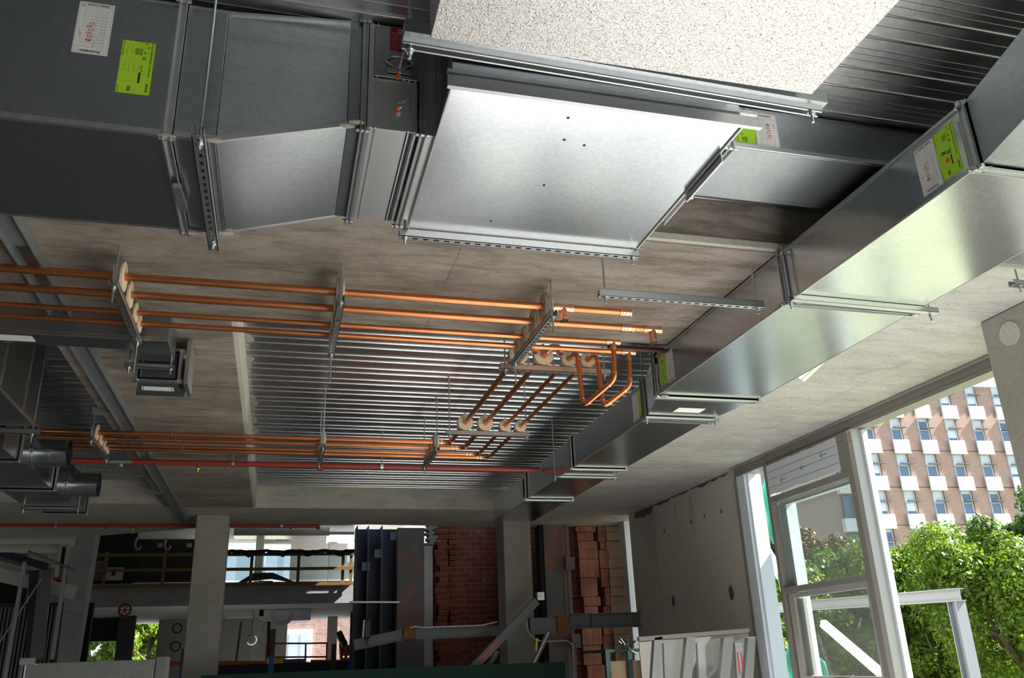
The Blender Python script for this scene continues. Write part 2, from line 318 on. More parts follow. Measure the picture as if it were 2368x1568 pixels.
# head beam over the window wall
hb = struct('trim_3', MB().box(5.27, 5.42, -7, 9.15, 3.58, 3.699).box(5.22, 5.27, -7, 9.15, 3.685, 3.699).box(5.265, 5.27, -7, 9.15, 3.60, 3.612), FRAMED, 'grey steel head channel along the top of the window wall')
text('W02C', .045, GREYI, hb, (5.2695, 5.95, 3.615), (0, -1, 0), (0, 0, 1), 'handwriting')
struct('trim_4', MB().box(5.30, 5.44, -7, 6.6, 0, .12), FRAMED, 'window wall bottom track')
# far wall panels behind columns (brick, sandstone, steel)
def face(px, py, y): p = U(px, py, 'y', y); return p
def ybox(mb, pxl, pxr, yt, yb, y, t, pyref=None):   # an upright slab on plane y from pixel extents at the row pyref
    r = pyref or (yt + yb) / 2; a = U(pxl, r, 'y', y).x; b = U(pxr, r, 'y', y).x
    zt = U((pxl + pxr) / 2, yt, 'y', y).z; zb = U((pxl + pxr) / 2, yb, 'y', y).z; return mb.box(a, b, y, y + t, zb, zt)

# ------------------------------------------------------------------ window wall
w1 = thing('window_1', 'silver framed window sash with a white board in its top light', 'window', (5.3, 7.7, 1.36)); w1['kind'] = 'structure'
MB().box(5.24, 5.34, 6.83, 6.90, 0, 3.58).build('mullion', FRAME, w1)
MB().box(5.34, 5.40, 6.80, 6.90, 0, 3.57).build('mullion', FRAMEL, w1, 'pale blue outer mullion strip')
MB().tube(bend([(5.238, 6.88, 3.53), (5.238, 6.85, 3.55), (5.238, 6.86, 3.50), (5.238, 6.88, 3.47), (5.238, 6.84, 3.46)], .01, 3), .003, 6).build('orange_scribble', ORG_, w1)
mb = MB().box(5.24, 5.33, 8.39, 8.45, 0, 3.58).box(5.24, 5.33, 6.90, 6.98, 0, 3.58)
mb.box(5.24, 5.33, 6.981, 7.09, 3.211, 3.499); mb.box(5.24, 5.33, 6.98, 8.39, 3.50, 3.58).box(5.24, 5.33, 6.98, 8.39, 3.14, 3.21).box(5.24, 5.33, 6.98, 8.39, 2.175, 2.235)
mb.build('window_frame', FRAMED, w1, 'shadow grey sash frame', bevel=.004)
MB().box(5.33, 5.46, 8.25, 8.388, 0, 3.14).box(5.33, 5.40, 6.99, 8.25, 3.10, 3.139).build('reveal', FRAMEL, w1, 'pale outer reveal of the sash')
mb = MB().box(5.27, 5.31, 8.26, 8.36, 0, 2.17).box(5.27, 5.31, 7.0, 7.05, 0, 2.17).box(5.27, 5.31, 7.05, 8.26, 2.12, 2.17).box(5.27, 5.31, 7.05, 8.26, 1.30, 1.355)
mb.box(5.31, 5.35, 8.16, 8.258, 1.36, 2.115)
mb.build('lower_sash', FRAME, w1, 'opening lower sash frame', bevel=.003)
MB().box(5.25, 5.27, 7.55, 7.75, 1.315, 1.335).build('latch', BLK, w1, 'black latch')
MB().box(5.32, 5.326, 7.0, 8.38, 2.235, 3.14).build('pane', GLASS, w1)
MB().box(5.29, 5.296, 7.05, 8.26, 1.355, 2.12).build('pane', GLASS, w1)
mb = MB().box(5.32, 5.326, 7.0, 8.38, .2, 1.30); mb.build('pane', GLASS, w1)
bd = MB()
n = 24; ys = [8.375 - (8.375 - 7.07) * i / n for i in range(n + 1)]; fr = []
for i, y in enumerate(ys): fr.append((y, 3.225 + random.uniform(-.006, .010), 3.555 + random.uniform(-.006, .006)))
poly = [(5.232, a, b) for a, b, c in fr] + [(5.232, a, c) for a, b, c in fr[::-1]]
bd.prism(poly, (.006, 0, 0)); bo = bd.build('board', WBOARD, w1, 'white protection board with blue lines and arrows')
mb = MB()
for z in (3.30, 3.39, 3.47): mb.box(5.2305, 5.2318, 7.08, 8.36, z, z + .004)
for y in (7.25, 7.62, 8.02):
    z = 3.36 if y < 7.5 else (3.345 if y < 7.9 else 3.335); z = 3.43 if y < 7.5 else (3.385 if y < 7.9 else 3.34)
    mb.box(5.2305, 5.2318, y, y + .11, z, z + .008)
    for s in (-1, 1): mb.bar((5.231, y + .11, z + .004), (5.231, y + .07, z + .004 + s * .028), .0012, .008, (0, 1, 0))
mb.build('printed_arrows', BLUEI, bo)
jb = struct('trim_5', MB().box(5.262, 5.30, 8.93, 9.158, 0, 3.58), FRAMEL, 'pale window jamb strip next to the precast wall'); MB().box(5.30, 5.47, 8.90, 9.158, 0, 3.58).build('jamb_face', FRAMEL, jb)
MB().box(5.255, 5.262, 9.10, 9.158, 0, 3.58).build('edge_seal', FRAMED, jb, 'dark edge strip')
mb = MB()
for z in (3.2, 2.62, 2.05, 1.5):
    for y in (9.0, 9.05): mb.tube([(5.262, y, z), (5.256, y, z)], .008, 8)
mb.build('screw_head', WHITE, jb)
# tarp outside
mb = MB(); nz, ny = 40, 16; vs = []
for i in range(nz + 1):
    z = 3.72 - i * .068; k = i / nz; ya = 9.27 + .06 * math.sin(k * 9); yb = 8.98 - .28 * math.sin(min(k * 1.9, 1.57)) + .10 * math.sin(k * 11) - (.1 if k > .8 else 0)
    for j in range(ny + 1):
        t = j / ny; vs.append((5.75 + .04 * math.sin(t * 15 + i * .5) + .03 * math.sin(i * .9 + t * 4), ya + (yb - ya) * t, z))
fs = [(i * (ny + 1) + j, i * (ny + 1) + j + 1, (i + 1) * (ny + 1) + j + 1, (i + 1) * (ny + 1) + j) for i in range(nz) for j in range(ny)]
mb.add(vs, fs, True); tp = one(mb, 'tarpaulin', 'crumpled green tarpaulin hanging outside between jamb and window', 'tarpaulin', TARP, (5.75, 9.0, 1.0)); sd = tp.modifiers.new('s', 'SOLIDIFY'); sd.thickness = .004
one(MB().bar(U(1765, 1262, 'x', 6.2), U(1808, 1335, 'x', 6.2), .09, .10), 'steel_brace', 'short pale diagonal steel brace behind the green tarpaulin', 'brace', EXTST, tuple(U(1785, 1300, 'x', 6.2)))
# exterior steel frame
sf = thing('outrigger_frame', 'grey steel outrigger frame of beams outside the window', 'frame', (9, 10.1, -5))
A = Vector((9, 14.85, 2.36)); B = Vector((9, 10.08, 2.235))
mb = MB().ibeam(A, B, .17, .16, .014); mb.build('beam', EXTST, sf)
MB().ibeam((9, 10.19, 2.15), (9, 10.22, -5), .17, .16, .014, (0, 1, 0)).build('post', EXTST, sf)
MB().ibeam((9, 13.9, 2.2), (9, 13.9, -5), .17, .16, .014, (0, 1, 0)).build('post', EXTST, sf)
MB().bar((9, 13.35, 2.02), (9, 11.95, 1.17), .10, .12).build('brace', BRACE, sf, 'diagonal brace with sunlight painted in as pale colour')
MB().box(8.91, 8.92, 13.88, 14.0, 2.06, 2.22).build('bracket_plate', PLAST, sf)

# ------------------------------------------------------------------ struts, rods, clamps
def strut_mb(p0, p1, drop=.041, wdt=.041, slots=True, up=1, closed=False):
    """slotted channel: open side up (up=1); p0,p1 on the centre of the open top edge"""
    p0, p1 = Vector(p0), Vector(p1); d = (p1 - p0); Ln = d.length; d.normalize(); r = d.cross(Vector((0, 0, 1))).normalized(); z = Vector((0, 0, 1)); t = .0028
    mb = MB()
    def bx(a, b, r0, r1, z0, z1):
        q = [p0 + d * s + r * rr + z * zz for s in (a, b) for rr, zz in ((r0, z0), (r1, z0), (r1, z1), (r0, z1))]
        mb.hexa([q[0], q[1], q[2], q[3], q[4], q[5], q[6], q[7]])
    h = wdt / 2; zb0, zb1 = (-drop, -drop + t)
    bx(0, Ln, -h, -h + t, -drop, 0); bx(0, Ln, h - t, h, -drop, 0)
    bx(0, Ln, -h, -h + .010, -t, 0); bx(0, Ln, h - .010, h, -t, 0)
    if up < 0: mb.v = [(x, y, 2 * p0.z - drop - z) for x, y, z in mb.v]; 
    if up < 0:
        bx(0, Ln, -h, h, -t, 0); return mb
    if slots:
        bx(0, Ln, -h, -.0075, zb0, zb1); bx(0, Ln, .0075, h, zb0, zb1); s = 0; pitch = .05
        bx(0, .012, -.0075, .0075, zb0, zb1)
        while s < Ln:
            bx(s + .012 + .026, min(s + .012 + pitch, Ln), -.0075, .0075, zb0, zb1) if s + .038 < Ln else None
            s += pitch
        bx(.02, Ln - .02, -.010, .010, -drop + .012, -drop + .0125) if False else None
    else: bx(0, Ln, -h, h, zb0, zb1)
    return mb
def rod(t, x, y, z0, z1, r=.0055, nut=None):
    MB().tube([(x, y, z0), (x, y, z1)], r, 10).build('threaded_rod', ROD, t)
    if nut: MB().tube([(x, y, nut - .014), (x, y, nut - .003)], .0105, 6).tube([(x, y, nut - .003), (x, y, nut)], .014, 12).build('nut', ROD, t)
def trapeze(lab, p0, p1, r0, r1, z, ztop, ztail=None, grp='slotted strut trapeze hangers', drop=.041, tails=(None, None), **k):
    """p0,p1 plan ends of strut, r0,r1 plan points of rods, z top of strut"""
    t = thing('trapeze_hanger', lab, 'hanger', ((p0[0] + p1[0]) / 2, (p0[1] + p1[1]) / 2, z), grp)
    strut_mb((*p0, z), (*p1, z), drop, **k).build('strut', STRUT, t)
    zt = ztop if isinstance(ztop, (tuple, list)) else (ztop, ztop)
    for i, (x, y) in enumerate((r0, r1)):
        zb = tails[i] if tails[i] else z - drop - .035
        rod(t, x, y, zb, zt[i] - .001, nut=z - drop)
    return t
G1 = 'strut trapezes under the near copper pipe run'; G2 = 'strut trapezes under the far copper pipe run'
trapeze('slotted strut trapeze at the left of the near copper pipe run', (-.905, 4.31), (-.905, 5.20), (-.905, 4.34), (-.905, 5.17), 3.50, (ZC, ZC), grp=G1, tails=(3.38, 3.28))
trapeze('slotted strut trapeze midway along the near copper pipe run', (.24, 4.31), (.24, 5.22), (.24, 4.34), (.24, 5.19), 3.50, (ZC, ZC), grp=G1, tails=(3.43, 3.285))
trapeze('slotted strut trapeze at the right end of the near copper pipe run', (1.455, 4.31), (1.455, 5.22), (1.455, 4.34), (1.455, 5.19), 3.50, (ZC, ZC), grp=G1, tails=(3.365, 3.33))
for i, (x, y0, lab) in enumerate(((-1.60, 7.62, 'small strut trapeze on the far copper pipes in the dark left bay'), (.32, 7.66, 'small strut trapeze midway along the far copper pipe run'), (1.365, 7.66, 'small strut trapeze just before the far copper elbows'))):
    trapeze(lab, (x, y0), (x, y0 + .82), (x, y0 + .04), (x, y0 + .78), 3.50, ZD, grp=G2)
trapeze('cross trapeze carrying four round timber blocks beside the copper loops', (1.37, 5.285), (2.17, 5.285), (1.41, 5.285), (2.13, 5.285), 3.498, (ZD, ZD), grp='cross trapezes with round timber blocks')
trapeze('cross trapeze carrying four round timber blocks in mid air over the far elbows', (1.335, 7.07), (2.085, 7.07), (1.365, 7.07), (2.06, 7.07), 3.50, ZD, grp='cross trapezes with round timber blocks')
def clamp(x, y, z, r, pr, along, lab, zs):
    t = thing('pipe_clamp', lab, 'pipe clamp', (x, y, zs + .001))
    a = Vector((1, 0, 0)) if along == 'x' else Vector((0, 1, 0)); s = Vector((0, 1, 0)) if along == 'x' else Vector((1, 0, 0))
    c = Vector((x, y, z)); th = .045
    mb = MB(); mb.ring(c, a, pr + .0006, r, th, 32); b = mb.build('timber_block', WOOD, t, 'round pale timber insulation block')
    MB().bar(c - a * (th / 2 + .0006) + s * (-r * .98), c - a * (th / 2 + .0006) + s * (-pr), .0012, .0016).bar(c - a * (th / 2 + .0006) + s * pr, c - a * (th / 2 + .0006) + s * (r * .98), .0012, .0016).build('split_line', GREYI, b)
    mb = MB(); k = 20; R = r + .002
    top = [(math.cos(math.pi * i / k), math.sin(math.pi * i / k)) for i in range(k + 1)]
    path = [(1.0, (zs + .002 - z) / R)] + top + [(-1.0, (zs + .002 - z) / R)]
    for (a0, b0), (a1, b1) in zip(path, path[1:]):
        q = []
        for (u, v) in ((a0, b0), (a1, b1)):
            for RR, dd in ((R, -.0125), (R + .0025, -.0125), (R + .0025, .0125), (R, .0125)): q.append(c + s * (u * RR) + Vector((0, 0, v * (RR if v >= 0 else R))) + a * dd)
        mb.hexa(q)
    mb.box(c.x - (.0125 if along == 'x' else .010), c.x + (.0125 if along == 'x' else .010), c.y - (.010 if along == 'x' else .0125), c.y + (.010 if along == 'x' else .0125), z + R - .003, z + R + .018)
    mb.build('strap', STRUT, t)
PR = [(4.46, 3.581, .0215, .080), (4.69, 3.576, .0215, .076), (4.915, 3.562, .0165, .060), (5.075, 3.557, .0165, .056)]
nm = ['nearest', 'second', 'third', 'fourth']
for x, w_ in ((-.905, 'left'), (.24, 'middle'), (1.455, 'right end')):
    for i, (y, z, pr, r) in enumerate(PR):
        clamp(x, y, z, r, pr, 'x', 'round timber block clamp on the %s pipe of the near run, %s trapeze' % (nm[i], w_), 3.50)
QX = [(1.505, 3.570, .0215, .068), (1.685, 3.570, .0215, .068), (1.865, 3.553, .0165, .051), (2.005, 3.553, .0165, .051)]
for y, w_ in ((5.285, 'beside the copper loops'), (7.07, 'over the far elbows')):
    for i, (x, z, pr, r) in enumerate(QX):
        clamp(x, y, z, r, pr, 'y', 'round timber block, %s from left on the cross trapeze %s' % (['first', 'second', 'third', 'fourth'][i], w_), 3.50)
RY = [7.775, 7.98, 8.16, 8.30]
for x, w_ in ((-1.60, 'left bay'), (.32, 'middle'), (1.365, 'right')):
    for i, (_, z, pr, r) in enumerate(QX):
        clamp(x, RY[i], z, r, pr, 'x', 'small timber block clamp on the %s pipe of the far run, %s trapeze' % (nm[i], w_), 3.50)

# ------------------------------------------------------------------ copper pipes
def collar(mb, c, a, r, w=.012): mb.ring(c, a, r * .9, r * 1.24, w, 18)
def tee(t, c, r, ax, down=.07, lab=None):
    c = Vector(c); a = Vector(ax); mb = MB()
    mb.tube([c - a * (r * 2.9), c - a * (r * 2.7), c + a * (r * 2.7), c + a * (r * 2.9)], [r * 1.08] * 4, 18)
    mb.tube([c, c + Vector((0, 0, -down))], r * 1.08, 18)
    for q in (-2.6, -1.9, 1.9, 2.6): collar(mb, c + a * (r * q), a, r, r * .35)
    collar(mb, c + Vector((0, 0, -down + r * .2)), (0, 0, 1), r, r * .4); collar(mb, c + Vector((0, 0, -down + r * .9)), (0, 0, 1), r * .97, r * .3)
    MB.build(mb, 'tee_fitting', COPF, t, lab)
    MB().tube([c + Vector((0, 0, -down - .0005)), c + Vector((0, 0, -down - .0006))], r * .9, 16).build('bore', DARK, t)
def coupling(t, c, r, ax, w=.07):
    c = Vector(c); a = Vector(ax); mb = MB().tube([c - a * w / 2, c + a * w / 2], r * 1.08, 18)
    for q in (-.42, -.2, .05, .42): collar(mb, c + a * w * q, a, r, r * .4)
    mb.build('coupling', COPF, t)
X = (1, 0, 0)
ends = [2.0, 2.31, 2.10, 2.285]
pl = ['thick copper pipe nearest the camera ending in a plain triple ring coupling', 'thick copper pipe, second of the near run, ending in a downward tee', 'thin copper pipe, third of the near run, with a drop loop from its tee', 'thin copper pipe, fourth and farthest of the near run, with a drop loop']
P = []
for i, (y, z, pr, r) in enumerate(PR):
    t = thing('copper_pipe', pl[i], 'pipe', (0, y, z), 'copper pipes of the near run'); P.append(t)
    MB().tube([(-3.4, y, z), (ends[i] - .02, y, z)], pr, 20).build('pipe', COP, t)
tee(P[0], (1.565, 4.46, 3.581), .0215, X, .085); coupling(P[0], (1.965, 4.46, 3.581), .0215, X, .075)
coupling(P[1], (2.07, 4.69, 3.576), .0215, X, .085); tee(P[1], (2.245, 4.69, 3.576), .0215, X, .095)
tee(P[2], (2.06, 4.915, 3.562), .0165, X, .06); tee(P[3], (2.235, 5.075, 3.557), .0165, X, .06)
def loop(t, top, drop, low, qtop, qx, r, qy):
    pts = [(top[0], top[1], top[2] - .055), drop, low, qtop, (qx, qy, qtop[2])]
    MB().tube(bend(pts, .045), r, 18).build('drop_loop', COP, t, 'U shaped copper drop loop'); mb = MB()
    for i in (1, 2, 3):
        a, b, c = Vector(pts[i - 1]), Vector(pts[i]), Vector(pts[i + 1])
        for q in ((a - b).normalized(), (c - b).normalized()):
            if min((a - b).length, (c - b).length) > .03: collar(mb, b + q * min(.05, (a - b).length * .6, (c - b).length * .6), q, r, r * .5)
    mb.build('elbow_collar', COPF, t)
loop(P[2], (2.06, 4.915, 3.562), (2.052, 4.918, 3.30), (1.902, 5.13, 3.175), (1.878, 5.13, 3.553), 1.865, .0165, 5.26)
loop(P[3], (2.235, 5.075, 3.557), (2.228, 5.08, 3.315), (2.052, 5.15, 3.18), (2.03, 5.15, 3.553), 2.005, .0165, 5.26)
ql = ['thick copper pipe turning from the left disc to the far run', 'thick copper pipe, second, turning down from the cross trapeze to the far run', 'thin copper pipe, third, crossing under the deck and turning along the far run', 'thin copper pipe, fourth, outermost at the far elbows']
for i, (x, z, pr, r) in enumerate(QX):
    t = thing('copper_pipe', ql[i], 'pipe', (x, 6.2, z), 'copper pipes of the far run')
    ex = x - .0
    ey = RY[i]; y0 = 5.17 if i < 2 else 5.262
    pts = [(x, y0, z), (x, ey, z), (-3.6, ey, z)]
    MB().tube(bend(pts, .07), pr, 16).build('pipe', COP, t)
    mb = MB()
    for q, a in (((x, ey - .085, z), (0, 1, 0)), ((x - .085, ey, z), X), ((x - .12, ey, z), X)): collar(mb, q, a, pr, .014)
    for q in (-.95, -.98): collar(mb, (q + .015 * i, ey, z), X, pr, .012)
    mb.build('elbow_collar', COPF, t)
    if i < 2:
        mb = MB().tube(bend([(x, y0, z), (x, y0 - .06, z + .004), (x + .055, y0 - .075, z + .004), (x + .06, y0 - .075, z - .05)], .03), pr * 1.05, 16)
        collar(mb, (x + .06, y0 - .075, z - .045), (0, 0, 1), pr, .012); collar(mb, (x + .06, y0 - .075, z - .03), (0, 0, 1), pr, .006); mb.build('elbow_end', COPF, t, 'open downward elbow')
        MB().tube([(x + .06, y0 - .075, z - .0511), (x + .06, y0 - .075, z - .0512)], pr * .9, 14).build('bore', DARK, t)

# ------------------------------------------------------------------ ducts
def flange(axis, at, a0, a1, b0, b1, e=.028, w=.030, t=None, bolts=True, m=None, lab=None):
    """rectangular joint frame; axis 'y' : a=x range, b=z range; axis 'x' : a=y range"""
    mb = MB(); bb = MB()
    def bx(u0, u1, v0, v1, d0, d1):
        (mb.box(u0, u1, d0, d1, v0, v1) if axis == 'y' else mb.box(d0, d1, u0, u1, v0, v1))
    for d0, d1, ee in ((at - w / 2, at - w / 2 + .004, e), (at + w / 2 - .004, at + w / 2, e), (at - w / 2, at + w / 2, e * .35)):
        bx(a0 - ee, a0, b0 - ee, b1 + ee, d0, d1); bx(a1, a1 + ee, b0 - ee, b1 + ee, d0, d1)
        bx(a0, a1, b0 - ee, b0, d0, d1); bx(a0, a1, b1, b1 + ee, d0, d1)
    o = mb.build('flange', m or STRUT, t, lab)
    if bolts:
        for u in (a0 - e * .5, a1 + e * .5):
            for v in (b0 - e * .5, b1 + e * .5):
                bb = MB()
                if axis == 'y': bb.tube([(u, at - w / 2 - .012, v), (u, at + w / 2 + .012, v)], .009, 6).box(u - e * .9, u + e * .9, at - w * .3, at + w * .3, v - e * .5, v + e * .5)
                else: bb.tube([(at - w / 2 - .012, u, v), (at + w / 2 + .012, u, v)], .009, 6)
                bb.build('corner_bolt', ROD, o)
    return o
class Face:
    def __init__(s, o, r, u): s.o = Vector(o); s.r = Vector(r); s.u = Vector(u); s.n = s.r.cross(s.u)
    def p(s, a, b, h=0): return s.o + s.r * a + s.u * b + s.n * h
def rect(mb, F, a0, b0, a1, b1, h):
    mb.add([F.p(a0, b0, h), F.p(a1, b0, h), F.p(a1, b1, h), F.p(a0, b1, h)], [(0, 1, 2, 3)])
def sticker_white(t, o, r, u, W=.118, H=.228, nums=('217', '244', '316', '162', '225', '304', '181')):
    F = Face(o, r, u); mb = MB(); mb.prism([F.p(0, 0, .0002), F.p(W, 0, .0002), F.p(W, H, .0002), F.p(0, H, .0002)], F.n * .0008); s = mb.build('quality_sticker', WHITE, t, 'white quality control form filled in with red marker')
    h = .0013; mb = MB(); lw = .0008
    def hl(y, x0=.004, x1=W - .004): rect(mb, F, x0, y, x1, y + lw, h)
    def vl(x, y0, y1): rect(mb, F, x, y0, x + lw, y1, h)
    for y in (.004, .018, H - .005, H - .018, H - .030): hl(y)
    vl(.004, .004, H - .004); vl(W - .005, .004, H - .004); vl(.020, .036, H - .018); vl(.052, .036, H - .018)
    for k in range(12): hl(.036 + k * .013, .01, W - .02 if k < 4 else .1)
    vl(.094, .036, .078)
    mb.build('printed_grid', GREYI, s)
    text('Ductmakers', .0135, INK, s, F.p(W / 2, H - .0155, h), F.r, F.u, align='CENTER', bold=.0004); text('Quality Control', .0115, INK, s, F.p(W * .45, .0075, h), F.r, F.u, align='CENTER', bold=.0004)
    for k, wd in enumerate(('Manufacturing', 'Pre assembly', 'Assembly', 'Insulation', 'Sealing', 'Length', 'Finishing', 'Checked', 'Delivery', 'Receiving')): text(wd, .0058, GREYI, s, F.p(.0215, H - .039 - k * .0145, h), F.r, F.u)
    text('Unit number', .0055, GREYI, s, F.p(.03, .024, h), F.r, F.u)
    for k, q in enumerate(nums[::-1]): text(q, .014, RINK, s, F.p(.058 + .004 * math.sin(k * 3), H - .052 - k * .0145 - (.01 if k == 0 else 0), h), (F.r + F.u * .04 * math.sin(k * 5)), F.u, 'red_writing', bold=.0003)
    mb = MB()
    for a, b in (((.108, .120), (.096, .150)), ((.096, .150), (.104, .140)), ((.104, .140), (.098, .162)), ((.112, .004), (.090, .030)), ((.094, .008), (.108, .026)), ((.108, .026), (.100, .012))):
        A_, B_ = F.p(H * 0 + a[0], a[1], h), F.p(b[0], b[1], h); mb.bar(A_, B_, .001, .0004, F.n)
    mb.build('red_scribble', RINK, s)
def sticker_green(t, o, r, u, W=.228, H=.112, dot=False, num='66'):
    F = Face(o, r, u); mb = MB(); mb.prism([F.p(0, 0, .0002), F.p(W, 0, .0002), F.p(W, H, .0002), F.p(0, H, .0002)], F.n * .0008); s = mb.build('job_sticker', GREEN, t, 'lime green printed job sticker'); h = .0013
    text('Project: 5000005-Faculty of Architecture', .0088, INK, s, F.p(.004, H - .013, h), F.r, F.u, bold=.0002)
    for tx, x, y, z in (('L', .004, H - .034, .014), ('40', .018, H - .026, .009), ('A', .042, H - .036, .014), ('25', .064, H - .038, .014), ('Stage 02', .102, H - .040, .009), ('0023-66', .180, H - .016, .011), ('Date: 12 September', .002, .003, .008), (num, .196, .035, .022), ('Page: 027/49', .198, .004, .006)):
        text(tx, z, INK, s, F.p(x, y, h), F.r, F.u, bold=.0004 if z > .01 else .0001)
    mb = MB(); rect(mb, F, .134, H - .045, .180, H - .038, h); mb.build('bar_code', INK, s)
    mb = MB(); rect(mb, F, .030, .045, .058, .070, h)
    for k in range(4):
        rect(mb, F, .100 + 0 * k, .015 + k * .016, .128, .017 + k * .016, h); rect(mb, F, .022, .02 + k * .016, .06, .0215 + k * .016, h)
    rect(mb, F, .13, .006, .131, .062, h); rect(mb, F, .175, .006, .176, .062, h); mb.build('pale_print', LIMED, s)
    if dot:
        MB().tube([F.p(.15, .048, .0011), F.p(.15, .048, .0016)], .012, 20).build('orange_dot', ORG_, s); text('SM 60', .02, INK, s, F.p(.112, .02, h), (F.r * .3 + F.u), (-F.r + F.u * .3), 'black_writing', bold=.0006)
def body(mb, x0, x1, y0, y1, z0, z1, seams='x'):
    mb.box(x0, x1, y0, y1, z0, z1); return mb

# main duct at upper left with reducer
t = thing('air_duct', 'large galvanised air duct at upper left with a tapered reducer', 'duct', (-1.5, 3.09, 3.37))
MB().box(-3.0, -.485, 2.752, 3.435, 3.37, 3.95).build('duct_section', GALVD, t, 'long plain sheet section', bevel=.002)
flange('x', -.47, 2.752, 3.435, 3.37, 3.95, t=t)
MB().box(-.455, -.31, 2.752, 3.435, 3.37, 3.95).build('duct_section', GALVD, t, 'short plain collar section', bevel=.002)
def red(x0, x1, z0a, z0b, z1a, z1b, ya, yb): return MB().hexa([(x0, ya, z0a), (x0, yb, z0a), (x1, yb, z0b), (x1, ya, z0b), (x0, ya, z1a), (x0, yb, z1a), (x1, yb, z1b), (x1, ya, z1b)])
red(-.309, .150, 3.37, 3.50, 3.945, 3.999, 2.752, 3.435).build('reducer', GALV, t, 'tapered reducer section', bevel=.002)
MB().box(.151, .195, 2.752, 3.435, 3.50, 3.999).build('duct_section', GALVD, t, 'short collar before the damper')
mb = MB()
for x0, x1, za, zb in ((-3., -.49, 3.37, 3.37), (-.45, -.31, 3.37, 3.37), (-.309, .15, 3.37, 3.50)):
    for yy in (2.744, 3.443): mb.bar((x0, yy, za + .010), (x1, yy, zb + .010), .016, .022)
    mb.bar((x0, 2.747, za + .578), (x1, 2.747, (zb + .578) if x0 < -.4 else 3.99), .010, .010)
mb.build('standing_seam', STRUT, t)
flange('x', .207, 2.752, 3.435, 3.50, 3.985, .03, .022, t=t)
for x, y, z in ((-.47, 2.73, 3.36), (-.44, 3.44, 3.352), (-.31, 2.74, 3.37), (.15, 2.74, 3.497), (.185, 2.73, 3.51), (-.305, 3.442, 3.365)):
    MB().tube([(x - .03, y, z + .004), (x, y, z + .004), (x + .03, y, z + .004)], [.006, .012, .005], 8).build('sealant_smear', SEAL, t)
MB().bar((-.462, 3.02, 3.335), (-.455, 3.20, 3.335), .03, .02).build('splice_clip', STRUT, t)
sticker_white(t, (-.705, 2.7515, 3.908), (-1, 0, 0), (0, 0, -1), H=.228)
bpy.context.view_layer.update()
k = 2.752 / 2.0; a0 = U(285, 92, 'y', 2.7515)
sticker_green(t, (a0.x, 2.7515, a0.z), (0, 0, -1), (1, 0, 0))
trapeze('long slotted strut trapeze under the upper left duct', (-.358, 2.645), (-.358, 3.53), (-.355, 2.70), (-.358, 3.475), 3.362, ZD, tails=(3.30, 3.30))
# damper
t = thing('fire_damper', 'aluminium damper box with quadrant handle and red tag between the ducts', 'damper', (.32, 3.08, 3.5))
MB().box(.222, .415, 2.735, 3.44, 3.50, 3.99).build('damper_case', ALU, t, bevel=.002)
mb = MB()
for x in (.232, .252, .375, .400): mb.box(x, x + .006, 2.728, 2.735, 3.5, 3.99).box(x, x + .006, 2.735, 3.44, 3.492, 3.5)
mb.build('rib', ALU, t); MB().box(.372, .395, 2.74, 3.43, 3.4965, 3.4995).build('dark_channel', DARK, t)
MB().box(.243, .425, 2.722, 2.727, 3.735, 3.975).build('mounting_plate', GALVD, t, 'dark galvanised mounting plate')
tg = MB().box(.303, .378, 2.7185, 2.7215, 3.865, 3.978).build('red_tag', REDT, t, 'red instruction tag with white print')
MB().ring((.34, 2.7178, 3.958), (0, 1, 0), .005, .009, .0008, 16).build('printed_logo', WHITE, tg)
text('Volume Control Damper', .0055, WHITE, tg, (.309, 2.718, 3.943), X, (0, 0, 1), bold=.0002)
for k in range(9): text('caution keep clear of moving parts', .0036, WHITE, tg, (.309, 2.718, 3.935 - k * .0075), X, (0, 0, 1))
q = thing('tmp', 'x', 'x'); bpy.data.objects.remove(q)
c = Vector((.338, 2.716, 3.765))
mb = MB(); arc = [c + Vector((math.cos(a), 0, math.sin(a))) * .068 for a in [math.radians(35 + i * 11) for i in range(11)]]
mb.tube(arc, .006, 8); mb.tube([c, arc[-1]], .005, 8); mb.tube([c, arc[0]], .004, 8); mb.tube([c + Vector((0, -.016, 0)), c + Vector((0, .006, 0))], .016, 16); mb.bar(c + Vector((-.045, -.002, -.004)), c + Vector((.045, -.002, -.004)), .003, .02)
mb.build('quadrant', STRUT, t, 'arched locking quadrant'); MB().bar(c + Vector((0, -.014, 0)), c + Vector((.018, -.03, .095)), .006, .014, (0, 1, 0)).build('handle', WOOD, t, 'pale handle lever')
mb = MB()
for x, z in ((.335, 3.742), (.338, 3.60), (.345, 3.97)): mb.tube([(x, 2.72, z), (x, 2.73, z)], .010, 16)
mb.build('orange_washer', ORG_, t)
MB().ring((.342, 2.715, 3.608), (0, 1, 0), .006, .016, .006, 16).bar((.345, 2.714, 3.612), (.365, 2.714, 3.632), .004, .012, (0, 1, 0)).box(.352, .364, 2.727, 2.73, 3.63, 3.74).build('linkage', ALU, t)
mb = MB()
for x in (.25, .418):
    for z in (3.745, 3.855, 3.965): MB().tube([(x, 2.719, z), (x, 2.7225, z)], .004, 8).build('screw_head', BRASS, t)
flange('x', .432, 2.735, 3.44, 3.50, 3.985, .03, .026, t=t)
